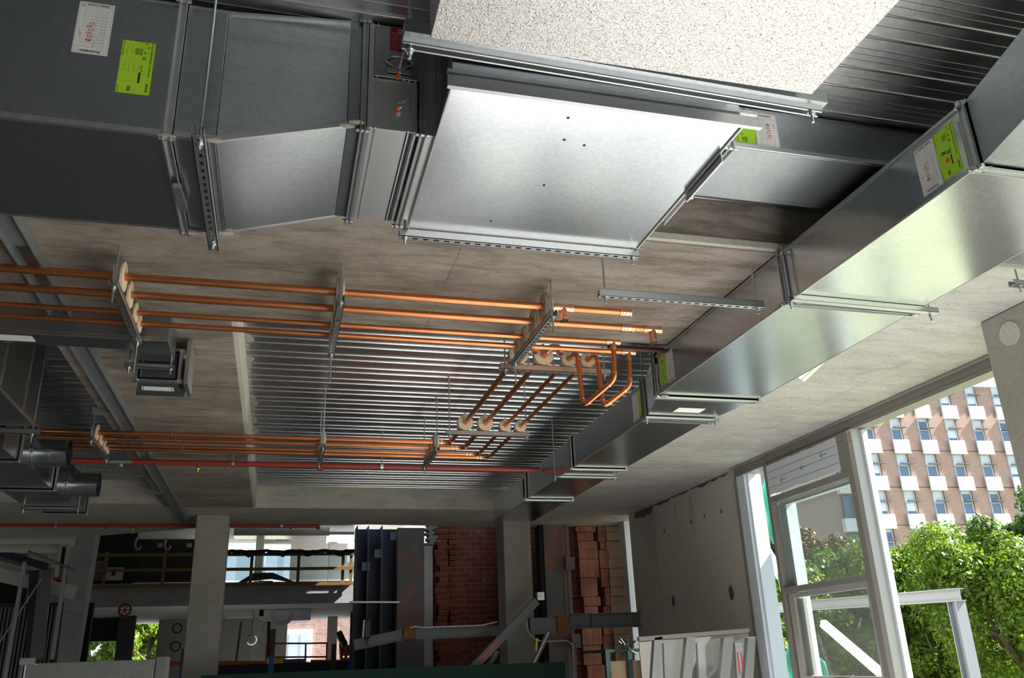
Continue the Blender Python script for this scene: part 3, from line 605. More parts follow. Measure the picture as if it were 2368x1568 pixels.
# plenum D2
t = thing('air_duct', 'wide bright galvanised plenum duct in the middle of the upper picture', 'duct', (1.05, 2.95, 3.5))
MB().box(.49, 1.625, 2.425, 3.485, 3.5, 3.97).build('duct_section', GALV, t, 'broad flat underside section', bevel=.002)
mb = MB().box(.452, .489, 2.76, 3.44, 3.515, 3.96); mb.build('inlet_collar', ALU, t)
MB().box(.47, 1.700, 2.405, 2.424, 3.485, 3.530).box(.47, 1.690, 2.408, 2.424, 3.545, 3.560).build('edge_rail', STRUT, t, 'steel edge rail with protruding end')
MB().box(.484, .489, 2.43, 3.48, 3.492, 3.52).box(1.626, 1.632, 2.43, 3.48, 3.492, 3.52).build('standing_seam', STRUT, t)
mb = MB()
for x, y in ((.95, 2.52), (1.07, 2.68), (.98, 2.66), (1.0, 3.0), (.85, 3.35)): mb.tube([(x, y, 3.4995), (x, y, 3.4985)], .006, 10)
mb.build('screw_hole', BLK, t)
trapeze('long slotted strut trapeze under the far edge of the bright plenum', (.448, 3.510), (1.640, 3.510), (.475, 3.510), (1.612, 3.510), 3.498, ZD, drop=.04)
# D1
t = thing('air_duct', 'big speckled foil faced duct overhead at the top of the picture', 'duct', (1.0, .8, 3.4))
MB().box(.353, 1.690, -1.5, 2.085, 3.4, 3.9).build('duct_section', SPECK, t, bevel=.003)
MB().box(.42, 1.60, 2.086, 2.404, 3.62, 3.90).build('connecting_collar', GALVD, t, 'galvanised collar joining the next duct')
t2 = trapeze('heavy strut trapeze under the speckled overhead duct', (.275, 2.135), (1.785, 2.180), (.300, 2.150), (1.745, 2.172), 3.440, ZD, tails=(3.365, 3.355), drop=.041, up=-1)
MB().bar((.275, 2.108, 3.437), (1.785, 2.152, 3.437), .050, .05).build('backing_channel', GALVD, t2, 'plain backing channel against the strut')
# D3 branch
t = thing('air_duct', 'small galvanised branch duct from the plenum toward the right', 'duct', (2.5, 3.12, 3.75))
MB().box(1.89, 4.2, 2.915, 3.335, 3.75, 3.985).build('duct_section', GALVD, t, bevel=.002)
flange('x', 1.868, 2.915, 3.335, 3.75, 3.975, .022, .03, t=t); MB().box(1.632, 1.852, 2.92, 3.33, 3.752, 3.97).build('duct_section', GALVD, t)
mb = MB().bar((1.89, 2.909, 3.765), (4.2, 2.909, 3.765), .012, .022); mb.build('standing_seam', STRUT, t)
MB().box(1.70, 1.86, 2.86, 2.90, 3.68, 3.72).build('flange_lip', ALU, t) if False else None
mb = MB().add([(1.72, 2.76, 3.60), (1.64, 3.32, 3.60), (1.66, 3.33, 3.60), (1.76, 2.78, 3.60)], [(0, 1, 2, 3)]) if False else None
sticker_green(t, (2.015, 2.9145, 3.762), (0, 0, 1), (-1, 0, 0), W=.205, H=.105); sticker_white(t, (2.018, 2.9145, 3.757), X, (0, 0, 1), H=.205)
# diverter angle beside plenum's right edge
MB().box(1.634, 1.70, 2.84, 3.30, 3.56, 3.566).box(1.695, 1.70, 2.84, 3.30, 3.54, 3.60).box(1.636, 1.642, 2.62, 2.95, 3.46, 3.53).build('drive_slip', ALU, t, 'bright slip joint rail')

# right duct
t = thing('air_duct', 'long galvanised duct running diagonally away along the right side', 'duct', (3.0, 5, 3.385))
sec = [(2.385, -1.2), (2.400, 3.715), (3.745, 5.470), (5.500, 5.98)]
e_ = U(2368, 275, 'z', 3.390); k_ = (2.325 - 1.2) / (2.325 - e_.y); xe = 2.62 + (e_.x - 2.62) * k_
MB().hexa([(xe, 1.2, 3.39), (xe + .815, 1.2, 3.39), (3.43, 2.325, 3.39), (2.62, 2.325, 3.39), (xe, 1.2, 3.69), (xe + .815, 1.2, 3.69), (3.43, 2.325, 3.69), (2.62, 2.325, 3.69)]).build('duct_section', GALVD, t, 'near section beyond the first joint')
MB().box(2.62, 3.425, 2.355, 3.715, 3.388, 3.690).build('duct_section', GALV, t, 'broad section with quality stickers', bevel=.002)
MB().box(2.62, 3.425, 3.745, 5.470, 3.388, 3.690).build('duct_section', GALV, t, 'section after the strut trapeze', bevel=.002)
mb = MB().hexa([(2.62, 5.5, 3.388), (3.425, 5.5, 3.388), (3.330, 6.08, 3.388), (2.785, 6.08, 3.388), (2.62, 5.5, 3.690), (3.425, 5.5, 3.690), (3.330, 6.08, 3.690), (2.785, 6.08, 3.690)])
mb.build('reducer', GALV, t, 'tapered reducer in plan')
for y0, y1 in ((6.11, 7.92), (7.95, 9.62), (9.65, 11.3)): MB().box(2.785, 3.330, y0, y1, 3.388, 3.690).build('duct_section', GALV, t, bevel=.002)
for y, a, b in ((2.34, 2.62, 3.425), (3.73, 2.62, 3.425), (5.485, 2.62, 3.425), (6.095, 2.785, 3.33), (7.935, 2.785, 3.33), (9.635, 2.785, 3.33)):
    flange('y', y, a, b, 3.388, 3.690 if y < 5.3 else 3.70, .026 if y > 5 else .022, .034, t=t) if y > 5.3 else flange('y', y, a, b, 3.388, 3.672, .022, .034, t=t)
mb = MB()
for x in (2.616, 3.429):
    for y0, y1 in ((2.36, 3.71), (3.75, 5.465)): mb.box(x - .003, x + .003, y0, y1, 3.386, 3.398)
for y0, y1 in ((2.36, 3.71), (3.75, 5.465)): mb.box(2.611, 2.620, y0, y1, 3.676, 3.69)
for y0, y1 in ((6.13, 7.90), (7.97, 9.60)): mb.box(2.780, 2.786, y0, y1, 3.386, 3.394)
mb.build('standing_seam', STRUT, t)
for y, x in ((2.36, 2.61), (3.75, 2.61), (2.33, 2.66), (3.70, 2.66), (5.46, 2.66), (6.12, 2.83)): MB().tube([(x - .03, y, 3.38), (x, y, 3.377), (x + .03, y, 3.38)], [.006, .011, .005], 8).build('sealant_smear', SEAL, t)
for y in (2.37, 3.755, 5.455): MB().tube([(2.614, y, 3.40), (2.611, y, 3.5), (2.614, y, 3.62)], [.010, .006, .010], 8).build('sealant_smear', SEAL, t)
sticker_white(t, (2.6195, 2.530, 3.652), (0, 1, 0), (0, 0, -1)); sticker_green(t, (2.6195, 2.527, 3.655), (0, 0, -1), (0, -1, 0), dot=True)
sticker_green(t, (2.6195, 5.418, 3.655), (0, 0, -1), (0, -1, 0), W=.22); sticker_white(t, (2.6195, 5.185, 3.650), (0, 1, 0), (0, 0, -1))
sticker_white(t, (2.7845, 6.22, 3.652), (0, 1, 0), (0, 0, -1)); sticker_green(t, (2.7845, 6.215, 3.655), (0, 0, -1), (0, -1, 0), W=.22)
sticker_green(t, (2.7845, 9.80, 3.655), (0, 0, -1), (0, -1, 0), W=.22); sticker_white(t, (2.7845, 9.70, 3.650), (0, 1, 0), (0, 0, -1))
p_ = U(1570, 943, 'z', 3.3875); sticker_white(t, (p_.x + .23, p_.y - .0, 3.3875), (0, 1, 0), (-1, 0, 0), H=.228)
sticker_green(t, (p_.x + .005, p_.y + .24, 3.3875), (1, 0, 0), (0, 1, 0), H=.10) if False else None
GR = 'strut trapezes under the long right hand duct'
tt = trapeze('strut trapeze with bright angle under the right duct, nearest the column', (2.575, 3.640), (3.520, 3.665), (2.590, 3.675), (3.500, 3.690), 3.386, (ZC - .0, ZC), grp=GR, drop=.030, slots=False)
trapeze('strut trapeze under the right duct behind the taper', (2.74, 6.02), (3.385, 6.02), (2.760, 6.03), (3.365, 6.03), 3.382, (ZD, ZD), grp=GR, drop=.022, slots=False)
trapeze('strut trapeze under the right duct in the far narrow part', (2.70, 8.32), (3.40, 8.32), (2.715, 8.32), (3.375, 8.32), 3.384, (ZD, ZD), grp=GR, drop=.022, slots=False)
trapeze('empty slotted strut trapeze hanging left of the right duct', (1.575, 3.90), (2.560, 3.895), (1.612, 3.90), (2.525, 3.895), 3.455, ZC, grp='empty strut trapezes')
a = U(1845, 872, 'z', 3.42); b = U(1905, 850, 'z', 3.44)
mb = MB().tube(bend([(a.x, a.y, 3.44), ((a.x + b.x) / 2, (a.y + b.y) / 2, 3.50), (b.x, b.y, 3.56)], .1), .075, 20)
mb.build('spigot', GALV, t, 'curved round spigot on the far side')
# right edge duct fragment
a = U(2308, 608, 'z', 3.45); t = thing('air_duct', 'corner of another galvanised duct at the far right edge', 'duct', (a.x + .4, a.y - .4, 3.45))
MB().box(a.x, a.x + .9, a.y - 1.3, a.y, 3.45, 3.68).build('duct_section', GALV, t); MB().box(a.x - .02, a.x + .9, a.y - .005, a.y + .012, 3.43, 3.47).build('sealed_edge', SEAL, t)
b = U(2338, 652, 'z', 3.44)
trapeze('end of a strut under the duct at the far right edge', (b.x, b.y), (b.x + .8, b.y + .02), (b.x + .05, b.y), (b.x + .7, b.y), 3.448, ZC, drop=.03)

# ------------------------------------------------------------------ left side ducts
t = thing('air_duct', 'narrow galvanised duct at left that turns away under the left band', 'duct', (-1.4, 5.24, 3.5))
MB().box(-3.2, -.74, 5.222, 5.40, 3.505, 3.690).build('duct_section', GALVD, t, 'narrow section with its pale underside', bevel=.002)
MB().box(-.957, -.741, 5.401, 5.60, 3.505, 3.690).build('duct_section', GALVD, t, 'short turned section')
mb = MB()
for z in (3.51, 3.525): mb.box(-3.2, -.74, 5.215, 5.222, z, z + .006)
mb.build('standing_seam', STRUT, t)
sticker_white(t, (-1.50, 5.25, 3.5045), (0, 1, 0), (-1, 0, 0), W=.10, H=.22); sticker_green(t, (-1.73, 5.36, 3.5045), (-1, 0, 0), (0, -1, 0), W=.20, H=.10)
flange('y', 5.70, -.955, -.735, 3.42, 3.60, .03, .03, t=t)
MB().hexa([(-.95, 5.72, 3.42), (-.74, 5.72, 3.42), (-.69, 5.90, 3.36), (-1.0, 5.90, 3.36), (-.95, 5.72, 3.60), (-.74, 5.72, 3.60), (-.69, 5.90, 3.62), (-1.0, 5.90, 3.62)]).build('mouth', GALVD, t, 'flared open duct mouth')
MB().box(-.68, -.655, 5.66, 5.95, 3.38, 3.68).build('side_plate', STRUT, t)
a = U(328, 873, 'y', 5.9); sticker_white(t, (-.955, 5.80, 3.393), (0, 1, -.3), (1, 0, 0), W=.08, H=.2)
trapeze('small strut trapeze at the end of the narrow left duct', (-1.03, 5.56), (-.735, 5.56), (-1.005, 5.56), (-.755, 5.56), 3.468, ZC, drop=.028, slots=False)
# H and G
t = thing('air_duct', 'wide dark galvanised duct at the left edge of the dark bay', 'duct', (-2.3, 6.0, 3.3))
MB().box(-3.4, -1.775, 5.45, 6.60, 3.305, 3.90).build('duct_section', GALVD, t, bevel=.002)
MB().box(-1.774, -1.768, 5.75, 5.765, 3.35, 3.88).box(-1.774, -1.768, 6.30, 6.312, 3.35, 3.88).box(-1.776, -1.762, 5.45, 6.6, 3.305, 3.325).build('standing_seam', STRUT, t)
trapeze('strut trapeze under the dark left duct', (-3.2, 6.66), (-1.74, 6.66), (-3.0, 6.66), (-1.79, 6.66), 3.30, ZD, tails=(3.22, 3.20))
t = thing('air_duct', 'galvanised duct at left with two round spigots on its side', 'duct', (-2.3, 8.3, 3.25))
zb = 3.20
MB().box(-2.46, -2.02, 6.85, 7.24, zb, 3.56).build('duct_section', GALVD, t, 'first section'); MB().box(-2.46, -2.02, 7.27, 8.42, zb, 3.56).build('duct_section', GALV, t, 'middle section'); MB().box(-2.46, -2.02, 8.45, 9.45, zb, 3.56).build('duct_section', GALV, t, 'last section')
flange('y', 7.255, -2.46, -2.02, zb, 3.56, .024, .03, t=t); flange('y', 8.435, -2.46, -2.02, zb, 3.56, .024, .03, t=t); flange('y', 9.7, -2.36, -1.98, zb + .0, 3.5, .024, .03, t=t, lab='loose flange frame at the far end')
MB().box(-2.36, -1.98, 9.46, 9.69, zb, 3.5).build('duct_section', GALVD, t, 'end stub')
for cy, cz, L0 in ((7.72, 3.37, .25), (9.02, 3.36, .26)):
    mb = MB().tube([(-2.02, cy, cz), (-2.02 + L0, cy, cz)], .115, 28, caps=False).ring((-2.012, cy, cz), X, .10, .155, .012, 28).ring((-2.02 + L0 * .5, cy, cz), X, .112, .119, .008, 28).ring((-2.02 + L0, cy, cz), X, .107, .118, .006, 28)
    s = mb.build('spigot', GALV, t, 'round spigot collar'); MB().tube([(-2.02 + L0 * .6, cy, cz), (-2.02 + L0 * .61, cy, cz)], .112, 24).build('bore', DARK, s)
trapeze('strut trapeze under the duct with round spigots', (-2.50, 9.36), (-1.95, 9.36), (-2.48, 9.36), (-1.985, 9.36), zb - .002, ZD, drop=.03, slots=False)
# steel channel on the band soffit
t = thing('steel_channel', 'dark steel channel fixed along the underside of the left band', 'channel', (-1.33, 8.5, 3.66))
MB().box(-1.42, -1.30, 3.80, 13.4, 3.665, 3.699).box(-1.42, -1.412, 3.8, 13.4, 3.63, 3.665).box(-1.308, -1.30, 3.8, 13.4, 3.63, 3.665).build('channel_body', STEELG, t)
MB().box(-1.40, -1.315, 4.35, 4.9, 3.660, 3.6645).build('foil_tape', GALV, t, 'crinkled foil tape patch')
for y in (7.44, 11.0): one(MB().box(-1.58, -1.43, y, y + .10, 3.66, 3.698), 'steel_bracket', 'flat steel bracket beside the dark channel, %s' % ('over the far copper pipes' if y < 9 else 'near the far end'), 'bracket', STEELG if y < 9 else STRUT, (-1.5, y, 3.66))
# mortar lumps along the deck edge
mb = MB()
for i in range(26):
    y = 5.5 + i * .22 + random.uniform(-.05, .05); w_ = random.uniform(.02, .075) * (1.0 if i < 18 else .5); h_ = random.uniform(.04, .10)
    n = 7; ang = [(k / (n - 1)) for k in range(n)]
    poly = [(-.36 + w_ * math.sin(math.pi * a) ** .5 * random.uniform(.8, 1.1), y - h_ + 2 * h_ * a, ZD - .012) for a in ang]
    mb.prism(poly, (0, 0, .014))
one(mb, 'mortar_drip', 'lumps of grout squeezed out along the left edge of the deck', 'grout', SEAL, (-.36, 8, ZD), kind='stuff')

# ------------------------------------------------------------------ red sprinkler pipes
def head(t, x, y, z): MB().tube([(x, y, z), (x, y, z - .02), (x, y, z - .021), (x, y, z - .06), (x, y, z - .061), (x, y, z - .065)], [.022, .022, .010, .010, .018, .018], 12).build('sprinkler_head', BRASS, t)
t = thing('sprinkler_pipe', 'red sprinkler pipe crossing the whole room under the ribbed deck', 'pipe', (0, 9.03, 3.6), 'red sprinkler pipes')
MB().tube([(-2.2, 9.03, 3.6), (2.76, 9.03, 3.6)], .028, 16).build('pipe', RED, t)
MB().tube([(-1.70, 9.03, 3.6), (-1.48, 9.03, 3.6)], .036, 14).tube([(-1.59, 9.03, 3.6), (-1.59, 9.03, 3.54)], .026, 12).build('coupling', ROD, t, 'grey grooved coupling')
MB().tube([(.355, 9.03, 3.6), (.355, 9.03, 3.545)], .028, 12).build('tee_fitting', RED, t)
MB().tube([(-.86, 9.03, 3.6), (-.86, 9.03, 3.545)], .016, 10).build('tee_fitting', RED, t); head(t, -.86, 9.03, 3.545)
for x in (-.52,): MB().ring((x, 9.03, 3.6), X, .029, .034, .03).tube([(x, 9.03, 3.63), (x, 9.03, 3.699)], .005, 8).build('pipe_hanger', ROD, t)
for x in (1.0,): MB().ring((x, 9.03, 3.6), X, .029, .034, .03).tube([(x, 9.03, 3.63), (x, 9.03, 3.999)], .005, 8).build('pipe_hanger', ROD, t)
t = thing('sprinkler_pipe', 'red sprinkler pipe under the far concrete edge band', 'pipe', (-1.6, 13.2, 3.6), 'red sprinkler pipes')
MB().tube([(-4.6, 13.2, 3.6), (.545, 13.2, 3.6)], .026, 14).tube([(.53, 13.2, 3.6), (.53, 13.2, 3.55)], .03, 12).build('pipe', RED, t)
for x in (-2.4, -2.05, .13): MB().tube([(x, 13.2, 3.6), (x, 13.2, 3.55)], .018, 10).build('tee_fitting', RED, t)
head(t, .13, 13.2, 3.55); head(t, -2.05, 13.2, 3.55)
for x in (-3.05, 0.): MB().ring((x, 13.2, 3.6), X, .027, .032, .03).tube([(x, 13.2, 3.63), (x, 13.2, 3.699)], .005, 8).build('pipe_hanger', ROD, t)
t = thing('sprinkler_pipe', 'short red sprinkler pipe below the far end of the right duct', 'pipe', (2.93, 11.2, 3.34), 'red sprinkler pipes')
a = U(1152, 1188, 'z', 3.5); b = U(1203, 1160, 'z', 3.5)
MB().tube([(a.x, a.y, 3.5), (b.x - .04, b.y - .6, 3.5)], .026, 14).tube([(a.x, a.y, 3.5), (a.x, a.y, 3.45)], .03, 12).build('pipe', RED, t); head(t, a.x + .02, a.y - .25, 3.475)
MB().tube([(a.x, a.y - .12, 3.52), (a.x, a.y - .12, 3.699)], .005, 8).build('pipe_hanger', ROD, t)
t = thing('sprinkler_pipe', 'dark red pipe stub between the copper tees and the right duct', 'pipe', (2.3, 5.34, 3.66), 'red sprinkler pipes')
MB().tube([(2.18, 5.30, 3.672), (3.2, 5.30, 3.672)], .017, 14).build('pipe', mat('maroon_pipe', (.07, .012, .009), .5), t)

# ------------------------------------------------------------------ columns and far wall things
mb = MB().box(-1.17, -.735, 12.82, 13.25, 0, 3.699); t = one(mb, 'concrete_column', 'square concrete column standing left of centre', 'column', CONC, (-.95, 13, 0), bevel=.012)
MB().box(-.845, -.81, 12.812, 12.8195, 2.09, 2.16).build('tape_patch', PLY, t, 'small brown tape patch')
mb = MB().box(3.36, 3.80, 13.04, 13.50, 0, 3.699); t = one(mb, 'concrete_column', 'cream concrete column in front of the red brick wall', 'column', CONC, (3.6, 13.3, 0), bevel=.01)
def yb(name, lab, cat, m, pxl, pxr, yt, ybm, y, t_, ref=None, org=None, **k):
    mb = MB(); ybox(mb, pxl, pxr, yt, ybm, y, t_, ref); v = mb.v; return one(mb, name, lab, cat, m, (sum(q[0] for q in v) / 8, y, min(q[2] for q in v)), **k)
# red brick wall
mb = MB(); ybox(mb, 1004, 1262, 1170, 1700, 14.3, .3, 1350)
struct('wall_far', mb, BRICK, 'red brick wall between steel columns')
x_ = U(1020, 1350, 'y', 14.2).x; mb = MB()
for i in range(34):
    z = 1.2 + i * .0865; mb.box(x_ - .10 + random.uniform(-.03, .06), x_ + .06 + random.uniform(0, .07), 14.1 + random.uniform(-.04, .04), 14.3, z, z + .08)
    if random.random() < .7: mb.box(x_ + .14, x_ + .26 + random.uniform(-.03, .03), 14.2 + random.uniform(-.05, .02), 14.31, z + .01, z + .08)
one(mb, 'broken_brick_edge', 'ragged broken edge of the red brick wall beside the white plaster', 'brickwork', BRICK, (x_, 14.2, 1.2), bevel=.006)
yb('plaster_strip', 'narrow white plaster strip beside the broken brick edge', 'plaster', PLAST, 979, 1001, 1262, 1568, 14.25, .1, 1400)
mb = MB(); x0_ = U(980, 1240, 'y', 14.2).x
for i in range(14): mb.box(x0_ + random.uniform(-.02, .1), x0_ + random.uniform(.12, .26), 14.05, 14.3, 3.44 + i * .024, 3.465 + i * .024)
one(mb, 'rubble_stone', 'rough pale rubble stones above the white plaster strip', 'rubble', SEAL, (x0_, 14.2, 3.44), bevel=.004)
mb = MB()
for px, py, r in ((1105, 1232, .05), (1082, 1268, .02), (1080, 1338, .03), (1120, 1342, .05), (1085, 1357, .02)):
    c_ = U(px, py, 'y', 14.29); mb.tube([c_, c_ + Vector((0, -.012, 0))], r * .7, 9)
one(mb, 'mortar_patch', 'dark grey mortar dabs on the red brick wall', 'mortar', STEELG, (2.9, 14.29, 2.9), kind='stuff')
# steel columns
mb = MB(); xa, xb = U(923, 1350, 'y', 14).x, U(981, 1350, 'y', 14).x
mb.box(xa, xb, 14.0, 14.02, -1, 3.70).box((xa + xb) / 2 - .008, (xa + xb) / 2 + .008, 14.02, 14.4, -1, 3.7).box(xa, xb, 14.4, 14.42, -1, 3.7).box(xa - .03, xa, 13.99, 14.43, -1, 3.7)
one(mb, 'steel_column', 'primed steel column with orange rust bloom beside the dark steel wall', 'column', STEEL, ((xa + xb) / 2, 14.2, -1))
t = thing('steel_wall', 'dark blue stiffened steel plate wall left of the rusty column', 'wall panel', (1.5, 14.3, -1))
xa_, xb_ = U(820, 1350, 'y', 14.3).x, U(922, 1350, 'y', 14.3).x
MB().box(xa_, xb_ + .06, 14.5, 14.53, -1, 3.75).build('plate', NAVY, t)
for px in (849, 881): x = U(px, 1350, 'y', 14.15).x; MB().box(x - .006, x + .006, 14.1, 14.5, -1, 3.75).build('stiffener', STEELG, t)
MB().box(xa_, xa_ + .012, 14.1, 14.5, -1, 3.75).build('stiffener', NAVY, t)
for px, py in ((846, 1310), (875, 1280), (912, 1240)): c_ = U(px, py, 'y', 14.2); MB().box(c_.x - .07, c_.x + .06, 14.15, 14.3, c_.z - .07, c_.z + .06).build('gusset', STEELG, t)
x0, x1 = U(1262, 1350, 'y', 13.6).x, U(1322, 1350, 'y', 13.6).x
mb = MB().box(x0, x1, 13.6, 13.62, 0, 3.699).box(x0, x1, 13.9, 13.92, 0, 3.699).box((x0 + x1) / 2 - .008, (x0 + x1) / 2 + .008, 13.62, 13.9, 0, 3.699)
one(mb, 'steel_column', 'dark reddish primed steel column right of the cream concrete column', 'column', STEEL, ((x0 + x1) / 2, 13.7, 0))
x0, x1 = U(1236, 1350, 'y', 13.7).x, U(1250, 1350, 'y', 13.7).x
one(MB().box(x1, x1 + .06, 13.65, 13.9, 0, 3.699), 'steel_post', 'thin black steel post between cream column and reddish column', 'post', BLK, (x1, 13.7, 0))
def pier(name, lab, pxl, pxr, y, m, seed, z0=0., jag=.035):
    rr = random.Random(seed); xl, xr = U(pxl, 1350, 'y', y).x, U(pxr, 1350, 'y', y).x; mb = MB(); z = z0
    while z < 3.699:
        h = .30 * rr.choice([1, 1, .5]); z1 = min(z + h, 3.699); mb.box(xl + rr.uniform(-jag, jag), xr + rr.uniform(-jag, jag), y + rr.uniform(-.02, .05), y + .4, z, z1 - .004); z = z1
    return one(mb, name, lab, 'pier', m, ((xl + xr) / 2, y, z0), bevel=.008)
pier('brick_pier', 'dark red brick pier right of the reddish steel column', 1318, 1345, 13.85, BRICK, 3)  # plain red brick, darker than the salmon piers
pier('brick_pier', 'salmon brick pier with a ragged edge, middle of the broken wall', 1344, 1384, 13.7, BRICKO, 4)
pier('brick_pier', 'narrow crumbling salmon brick pier next to the sandstone', 1392, 1412, 13.75, BRICKO, 5, jag=.05)
yb('brick_backing', 'dark gap backing behind the broken brick piers', 'brickwork', RUSTY, 1320, 1420, 1180, 1700, 14.15, .1, 1350)
pier('sandstone_wall', 'brown sandstone block wall meeting the precast panel', 1411, 1452, 13.7, SANDST, 6, jag=.002)
yb('light_sliver_slab', 'pale slab painting the bluish light sliver in the far right corner', 'plaster', PLAST, 1450, 1500, 1180, 1700, 13.2, .2, 1300)  # pale slab paints the sliver of light beside the sandstone
x = U(1313, 1300, 'y', 13.5).x
t = thing('conduit', 'rusty brown conduit with two square boxes on the reddish column', 'conduit', (x, 13.5, 0)); MB().tube([(x, 13.55, .5), (x, 13.55, 3.69)], .010, 8).build('pipe', RUST, t)
for py in (1303, 1482): c_ = U(1317 if py < 1400 else 1330, py, 'y', 13.5); MB().box(c_.x - .075, c_.x + .075, 13.45, 13.54, c_.z - .1, c_.z + .1).build('junction_box', STEEL, t)
# horizontal beams and braces
t = thing('steel_beam', 'grey steel beam with rusted joint crossing in front of the brick wall', 'beam', (2.2, 13.0, 2.0))
a, b = U(819, 1492, 'y', 13.0), U(932, 1468, 'y', 13.0); MB().ibeam(a, b, .15, .13, .012).build('beam_segment', STEELG, t)
a2, b2 = U(960, 1467, 'y', 13.0), U(1153, 1458, 'y', 13.0); MB().ibeam(a2, b2, .15, .13, .012).build('beam_segment', STEELG, t); MB().box(b.x, a2.x, 12.93, 13.07, 1.96, 2.12).build('rusted_joint', RUST, t, 'rusty bolted joint')
t = thing('steel_beam', 'grey steel beam stub ending before the precast panel, rusty at its joint', 'beam', (4.8, 12.5, 2.1))
a, b = U(1320, 1437, 'y', 12.5), U(1514, 1432, 'y', 12.5); MB().ibeam(a, b, .21, .16, .014).build('beam_segment', STEELG, t)
c_ = U(1367, 1436, 'y', 12.5); MB().box(c_.x - .012, c_.x + .012, 12.43, 12.57, c_.z - .1, c_.z + .1).build('stiffener', STEELG, t)
a, b = U(1288, 1437, 'y', 12.42), U(1320, 1462, 'y', 12.42); MB().box(a.x, b.x, 12.4, 12.6, b.z, a.z + .07).build('rusted_joint', RUST, t, 'orange rusted end plate')
a, b = U(1224, 1430, 'y', 12.5), U(1287, 1466, 'y', 12.5); MB().box(a.x, b.x, 12.45, 12.6, b.z, a.z).build('end_plate', STEELG, t)
a, b = U(1060, 1580, 'y', 12.3), U(1240, 1390, 'y', 12.3); t = thing('steel_prop', 'diagonal timber and steel prop with an orange paint mark', 'prop', (a.x, 12.3, a.z))
MB().bar(a, b, .09, .11).build('prop_body', STEELG, t); p0, p1 = a.lerp(b, .25), a.lerp(b, .5); MB().bar(p0 + Vector((0, -.056, .02)), p1 + Vector((0, -.056, .02)), .004, .03).build('orange_mark', ORGP, t)
c_ = U(1249, 1380, 'y', 12.3); MB().box(c_.x - .05, c_.x + .05, 12.25, 12.35, c_.z - .05, c_.z + .06).tube([c_ + Vector((0, -.1, .01)), c_ + Vector((0, -.04, .01))], .02, 10).build('knuckle', ROD, t)
a, b = U(1212, 1580, 'y', 12.2), U(1268, 1462, 'y', 12.2); one(MB().tube([a, b], .035, 14), 'tube_prop', 'round grey scaffold tube leaning right of the diagonal prop', 'prop', GALVD, tuple(a))
a, b = U(1118, 1560, 'y', 12.35), U(1150, 1505, 'y', 12.35); one(MB().tube([a, b], .04, 12), 'tube_prop', 'short dark tube behind the diagonal prop', 'prop', STEELG, tuple(a))
a = U(1240, 1490, 'y', 12.1); one(MB().prism([a + Vector((-.02, 0, -.09)), a + Vector((.01, 0, -.09)), a + Vector((.035, 0, .08)), a + Vector((0, 0, .08))], (0, .004, 0)), 'yellow_tag', 'small yellow inspection tag hanging by the scaffold tube', 'tag', YEL, tuple(a))
pts = [U(px, py, 'y', 12.2) for px, py in ((1218, 1436), (1219, 1455), (1228, 1472), (1245, 1482), (1262, 1484), (1290, 1482), (1312, 1481), (1325, 1492), (1327, 1568))]
one(MB().tube(bend(pts, .05, 3), .011, 8), 'cable', 'pale grey cable looping beneath the beam stub', 'cable', CABLE, tuple(pts[0]))
pts = [U(px, py, 'y', 12.85) for px, py in ((948, 1452), (960, 1449), (980, 1451), (1115, 1446), (1150, 1438))]
one(MB().tube(pts, .009, 8), 'cable', 'white cable lying on top of the steel beam', 'cable', WHITE, tuple(pts[0]))
a, b = U(808, 1393, 'y', 13.9), U(924, 1393, 'y', 13.9); one(MB().tube([a, b], .02, 10), 'handrail_tube', 'thin pale tube crossing the dark steel wall', 'tube', ROD, tuple(a))
# green mesh hoarding at the bottom
yb('hoarding_mesh', 'dark green shade cloth barrier along the bottom of the far wall', 'barrier', MESHG, 465, 1308, 1546, 1800, 12.0, .03, 1560)
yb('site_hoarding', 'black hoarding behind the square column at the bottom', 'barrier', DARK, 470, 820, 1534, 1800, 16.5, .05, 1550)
# work lights
def lamp(px, py, tilt, lab, y=12.9):
    c_ = U(px, py, 'y', y); t = thing('work_light', lab, 'lamp', tuple(c_), 'site work lights'); M = Matrix.Rotation(tilt, 3, 'Y')
    def tr(mb): mb.v = [tuple(c_ + M @ (Vector(q) - c_)) for q in mb.v]; return mb
    tr(MB().box(c_.x - .03, c_.x + .07, y - .06, y + .06, c_.z - .13, c_.z + .13)).build('housing', LAMPB, t, bevel=.02)
    tr(MB().box(c_.x - .045, c_.x - .028, y - .062, y + .05, c_.z - .12, c_.z + .12)).build('lens', GLOW, t, 'pale lamp glass')
    MB().bar(c_ + Vector((.03, 0, -.13)), c_ + Vector((.03, 0, -.22)), .02, .02).build('bracket', BLK, t)
lamp(846, 1455, 0.05, 'black floodlight with a bright glass on the dark steel wall'); lamp(788, 1478, -.5, 'black floodlight leaning left beside the orange lift', 15.5)
